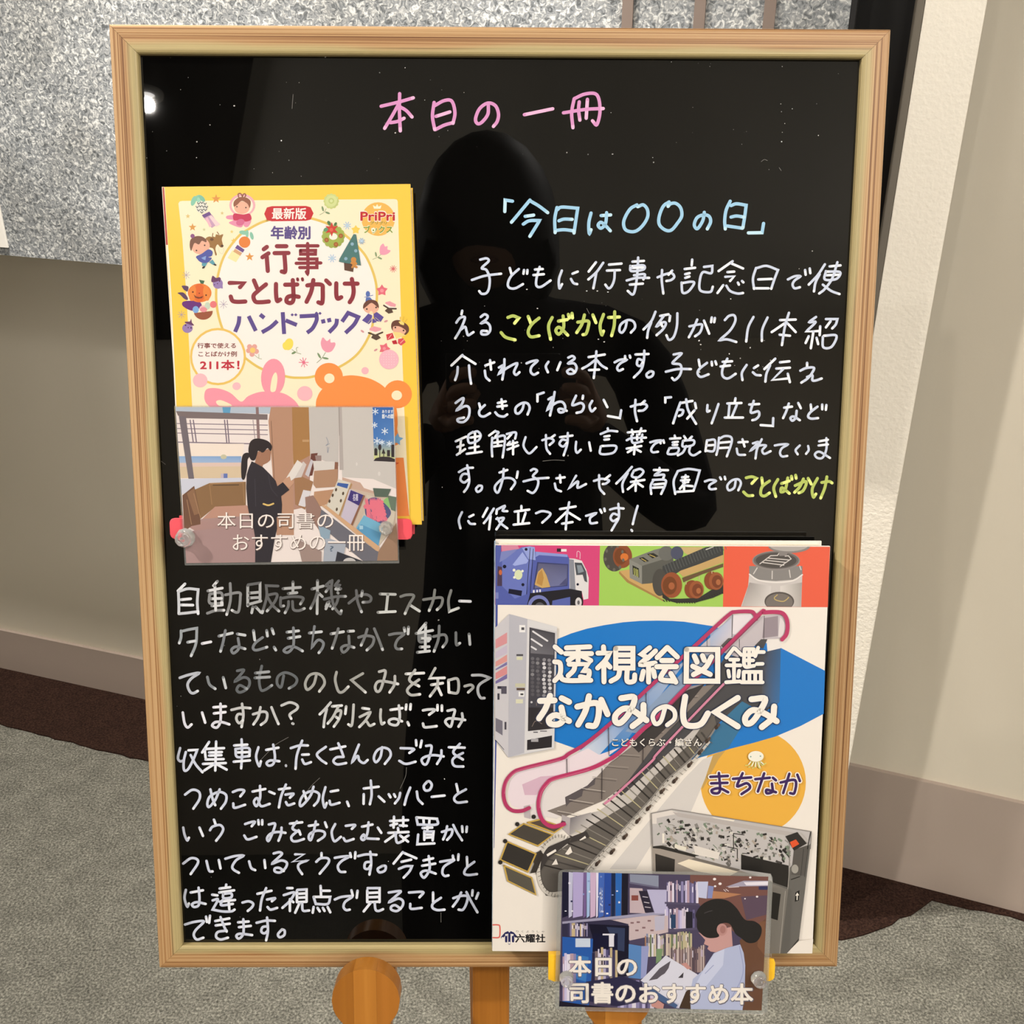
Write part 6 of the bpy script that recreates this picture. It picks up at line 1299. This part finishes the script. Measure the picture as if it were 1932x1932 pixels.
# ================================================================== the easel
M_easel = wood('varnished_beech', '#8a541a', '#9c6222', '#ab6e2a', lines=90, rough=0.35)
easel = empty('easel', Matrix.Translation((0.0, 0.62, 0.0)))
tag(easel, 'honey-coloured wooden easel with round pegs, standing on carpet under the board', 'easel')
E0 = np.array([0.0, 0.62, 0.0])
def bpt(x, y, z): return B_O + B_X * x + B_Y * y + B_N * z
def bar(name, p0, p1, w, t, axis, parent=easel, base=E0, mat=M_easel, bev=0.0015):
    """rectangular bar from p0 to p1; w across (near axis), t deep"""
    p0 = np.array(p0); p1 = np.array(p1); d = p1 - p0; L = float(np.linalg.norm(d)); d = d / L
    a = np.array(axis, float); a = a - d * (a @ d); a /= np.linalg.norm(a); n = np.cross(d, a)
    bm = bmesh.new(); box(bm, 0, L, -w / 2, w / 2, -t / 2, t / 2); bevel(bm, bev, 2)
    o = link(name, bm_mesh(name, bm), mat, parent)
    M = Matrix(((d[0], a[0], n[0], p0[0] - base[0]), (d[1], a[1], n[1], p0[1] - base[1]), (d[2], a[2], n[2], p0[2] - base[2]), (0, 0, 0, 1)))
    o.matrix_local = M
    return o
zb = -0.0225
# pegs: centre of the disc faces, measured on a plane before the board
ZD = 0.030
cL = onb([(690, 1888)], ZD)[0]; cR = onb([(1165, 1886)], ZD)[0]
rD = 0.0222
def floor_foot(top, dx, z=0.011):
    """follow the slope of the board down to the floor, splaying by dx"""
    t = (top[2] - z) / B_Y[2]; p = top - B_Y * t; p = p + np.array([dx, 0, 0]); return p
for c, dx, dt in ((cL, -0.10, 0.0), (cR, 0.10, 0.0)):
    top = bpt(c[0] + (0.045 if dx < 0 else -0.045), BH - 0.06, zb)
    mid = bpt(c[0] - (0.006 if dx < 0 else -0.006), c[1] - 0.05, zb)
    s = (mid - top) / (mid[2] - top[2])
    foot = mid + s * (0.012 - mid[2])
    bar('front_leg', foot, top, 0.034, 0.022, B_X)
rear_top = bpt(BW / 2 - 0.016, BH - 0.09, zb - 0.024); rear_foot = np.array([-0.045, 1.02, 0.012])
bar('rear_leg', rear_foot, rear_top, 0.030, 0.018, B_X)
bar('head_block', bpt(0.10, BH - 0.11, zb - 0.0125), bpt(BW - 0.10, BH - 0.11, zb - 0.0125), 0.04, 0.012, B_Y)
# centre upright seen below the frame, carrying the rest
a0 = onb([(926, 1829)], -0.018)[0]
bar('centre_upright', bpt(a0[0], a0[1] - 0.10, -0.028), bpt(a0[0], a0[1] + 0.09, -0.028), 0.0262, 0.020, B_X)
bar('centre_upright', floor_foot(bpt(a0[0], a0[1] - 0.10, -0.028), 0.0, 0.32), bpt(a0[0], a0[1] - 0.1005, -0.028), 0.0262, 0.020, B_X)
bar('cross_bar', bpt(cL[0] - 0.045, -0.28, -0.030 + 0.012 - 0.012), bpt(cR[0] + 0.045, -0.28, -0.030), 0.034, 0.012, B_Y)

# laminated discs turned toward the viewer, each on a short dowel
M_stave = [wood('laminated_stave', a, b_, c, lines=60, rough=0.33, length_axis=1) for a, b_, c in (('#955c20', '#9c6222', '#a36826'), ('#a86c2a', '#b0722c', '#b87a32'), ('#a06424', '#a86a28', '#b0702c'))]
def disc(c, label):
    root = empty('round_peg', B_M @ Matrix.Translation((float(c[0]), float(c[1]), ZD - 0.014)))
    root.parent = easel; root.matrix_parent_inverse = Matrix.Identity(4)
    root.matrix_local = Matrix.Translation(tuple(-E0)) @ B_M @ Matrix.Translation((float(c[0]), float(c[1]), ZD - 0.014))
    cuts = [-rD, -rD + 0.0143, -rD + 0.0143 + 0.0150, rD]
    for i in range(3):
        x0, x1 = cuts[i] + (0.00006 if i else 0), cuts[i + 1]
        q = []
        n = 16
        for k in range(n + 1):
            x = x0 + (x1 - x0) * k / n; q.append((x, -math.sqrt(max(0, rD ** 2 - x * x))))
        for k in range(n, -1, -1):
            x = x0 + (x1 - x0) * k / n; q.append((x, math.sqrt(max(0, rD ** 2 - x * x))))
        out = []
        for p in q:
            if not out or math.hypot(p[0] - out[-1][0], p[1] - out[-1][1]) > 1e-5: out.append(p)
        if math.hypot(out[0][0] - out[-1][0], out[0][1] - out[-1][1]) < 1e-5: out.pop()
        bm = bmesh.new(); prism(bm, out, 0.0, 0.014)
        link('stave', bm_mesh('stave', bm), M_stave[i], root)
    bm = bmesh.new(); cyl(bm, 0.006, -0.044, -0.0002, 24); bmesh.ops.translate(bm, verts=bm.verts[:], vec=(0, -0.009, 0)); link('dowel', bm_mesh('dowel', bm, False), M_easel, root)
disc(cL, 'left'); disc(cR, 'right')
# ================================================================== the photographer, seen only as a dark shape in the glossy board
M_cloth = plain('dark_navy_cloth', '#14151a', 0.9, 0.2)
M_skin = plain('skin', '#c99c80', 0.6, 0.4)
M_hair = plain('black_hair', '#0d0b0a', 0.55, 0.4)
PB = np.array([0.02, -0.34, 0.0])
per = empty('person', Matrix.Translation(tuple(PB)))
tag(per, 'person in dark clothes with black bobbed hair standing opposite the board, phone raised', 'person')
def skin_body(name, verts, edges, radii, root, mat, parent, levels=1):
    me = bpy.data.meshes.new(name); me.from_pydata(verts, edges, []); me.update()
    o = link(name, me, mat, parent)
    md = o.modifiers.new('skin', 'SKIN'); md.use_smooth_shade = True
    for i, r in enumerate(radii):
        sv = me.skin_vertices[0].data[i]; sv.radius = r if isinstance(r, tuple) else (r, r); sv.use_root = (i == root)
    sb = o.modifiers.new('sub', 'SUBSURF'); sb.levels = levels; sb.render_levels = levels
    bpy.context.view_layer.update()
    dg = bpy.context.evaluated_depsgraph_get(); m2 = bpy.data.meshes.new_from_object(o.evaluated_get(dg))
    o.modifiers.clear(); o.data = m2
    if not m2.materials: m2.materials.append(mat)
    for p in m2.polygons: p.use_smooth = True
    return o
# local to the feet; y towards the board
V = [(0, 0, 0.92), (0, 0, 1.08), (0, 0.01, 1.25), (0, 0, 1.45), (-0.01, 0.0, 1.52), (-0.03, 0.015, 1.58),
     (-0.09, 0, 1.48), (-0.185, 0, 1.46), (-0.25, 0.02, 1.18), (-0.11, 0.24, 1.27),
     (0.09, 0, 1.49), (0.19, 0, 1.475), (0.275, 0.02, 1.18), (0.09, 0.24, 1.27),
     (-0.09, 0, 0.86), (-0.10, 0.01, 0.48), (-0.11, -0.02, 0.10), (0.09, 0, 0.86), (0.10, 0.01, 0.48), (0.11, -0.02, 0.10)]
Ed = [(0, 1), (1, 2), (2, 3), (3, 4), (4, 5), (3, 6), (6, 7), (7, 8), (8, 9), (3, 10), (10, 11), (11, 12), (12, 13), (0, 14), (14, 15), (15, 16), (0, 17), (17, 18), (18, 19)]
Rd = [(.16, .12), (.145, .11), (.15, .12), (.13, .10), .06, .05, (.09, .08), .066, .052, .036, (.09, .08), .066, .052, .036, .095, .068, .048, .095, .068, .048]
skin_body('clothed_body', V, Ed, Rd, 0, M_cloth, per)
def blob(name, c, r, mat, parent, fn=None, sub=3):
    bm = bmesh.new(); bmesh.ops.create_icosphere(bm, subdivisions=sub, radius=1.0)
    for v in bm.verts:
        p = Vector(v.co)
        if fn: p = fn(p)
        v.co = Vector((c[0] + p.x * r[0], c[1] + p.y * r[1], c[2] + p.z * r[2]))
    return link(name, bm_mesh(name, bm, True), mat, parent)
HC = (-0.045, 0.035, 1.665)
def face(p):
    if p.y > 0.3 and abs(p.x) < 0.22 and -0.35 < p.z < 0.12: p.y += 0.07 * (1 - abs(p.x) / .22) * (0.3 + (0.12 - p.z))
    if p.z < -0.4: p.x *= 0.86
    return p
head = blob('head', HC, (0.078, 0.095, 0.112), M_skin, per, face)
M_eye = plain('eye', '#1a1210', 0.2)
M_lip = plain('lips', '#a4705c', 0.6)
for s in (-1, 1):
    blob('eye', (HC[0] + s * 0.031, HC[1] + 0.081, HC[2] + 0.004), (0.011, 0.006, 0.005), M_eye, head, None, 2)
    blob('ear', (HC[0] + s * 0.078, HC[1] + 0.0, HC[2] - 0.01), (0.008, 0.016, 0.028), M_skin, head, None, 2)
blob('mouth', (HC[0], HC[1] + 0.088, HC[2] - 0.055), (0.022, 0.006, 0.006), M_lip, head, None, 2)
def bob(p):
    if p.y > 0.45 and p.z < -0.10 and abs(p.x) < .7: p.y = 0.45 - (p.y - 0.45) * .2
    if p.z < -0.2: p.x *= 1.06
    return p
hair = blob('hair', (HC[0] + 0.004, HC[1] - 0.014, HC[2] - 0.024), (0.112, 0.126, 0.158), M_hair, per, bob)
bend = Matrix.Translation((HC[0], 0.0, 1.58)) @ Matrix.Rotation(math.radians(-24), 4, 'X') @ Matrix.Translation((-HC[0], 0.0, -1.58))
for o in (head, hair): o.matrix_local = bend
# hands: a palm, four fingers and a thumb each, closed round the phone's edges
def hand(s):
    w = np.array([s * 0.10, 0.25, 1.275]); v = [tuple(w), (s * 0.088, 0.29, 1.30)]; e = [(0, 1)]; r = [.024, (.030, .016)]
    for k in range(4):
        b = (s * 0.083, 0.302, 1.325 - k * 0.019); m1 = (s * (0.080), 0.318, 1.328 - k * 0.020); m2 = (s * 0.068, 0.330 - k * .001, 1.328 - k * 0.020); m3 = (s * (0.052 + .003 * (k == 3)), 0.330, 1.327 - k * 0.020)
        i = len(v); v += [b, m1, m2, m3]; e += [(1, i), (i, i + 1), (i + 1, i + 2), (i + 2, i + 3)]; r += [.011, .0088, .0082, .0072]
    i = len(v); v += [(s * 0.078, 0.290, 1.288), (s * 0.062, 0.300, 1.300), (s * 0.050, 0.304, 1.315)]; e += [(1, i), (i, i + 1), (i + 1, i + 2)]; r += [.012, .0098, .0085]
    return skin_body('hand', v, e, r, 0, M_skin, per, 1)
hand(-1); hand(1)
# phone just behind the point of view
M_phone = plain('phone_shell', '#0c0d10', 0.25, 0.5)
ph = empty('phone', Matrix.Translation((0.0, -0.020, 1.343)) @ Matrix.Rotation(-PITCH, 4, 'X'))
tag(ph, 'dark phone held level in both hands of the person opposite the board', 'phone')
bm = bmesh.new(); box(bm, -0.072, 0.072, -0.004, 0.004, -0.060, 0.012); bevel(bm, 0.002, 2); link('shell', bm_mesh('shell', bm), M_phone, ph)
bm = bmesh.new(); cyl(bm, 0.006, 0, 0.0012, 20)
o = link('lens', bm_mesh('lens', bm), M_eye, ph); o.matrix_local = Matrix.Translation((0, 0.0042, 0)) @ Matrix.Rotation(-math.pi / 2, 4, 'X')
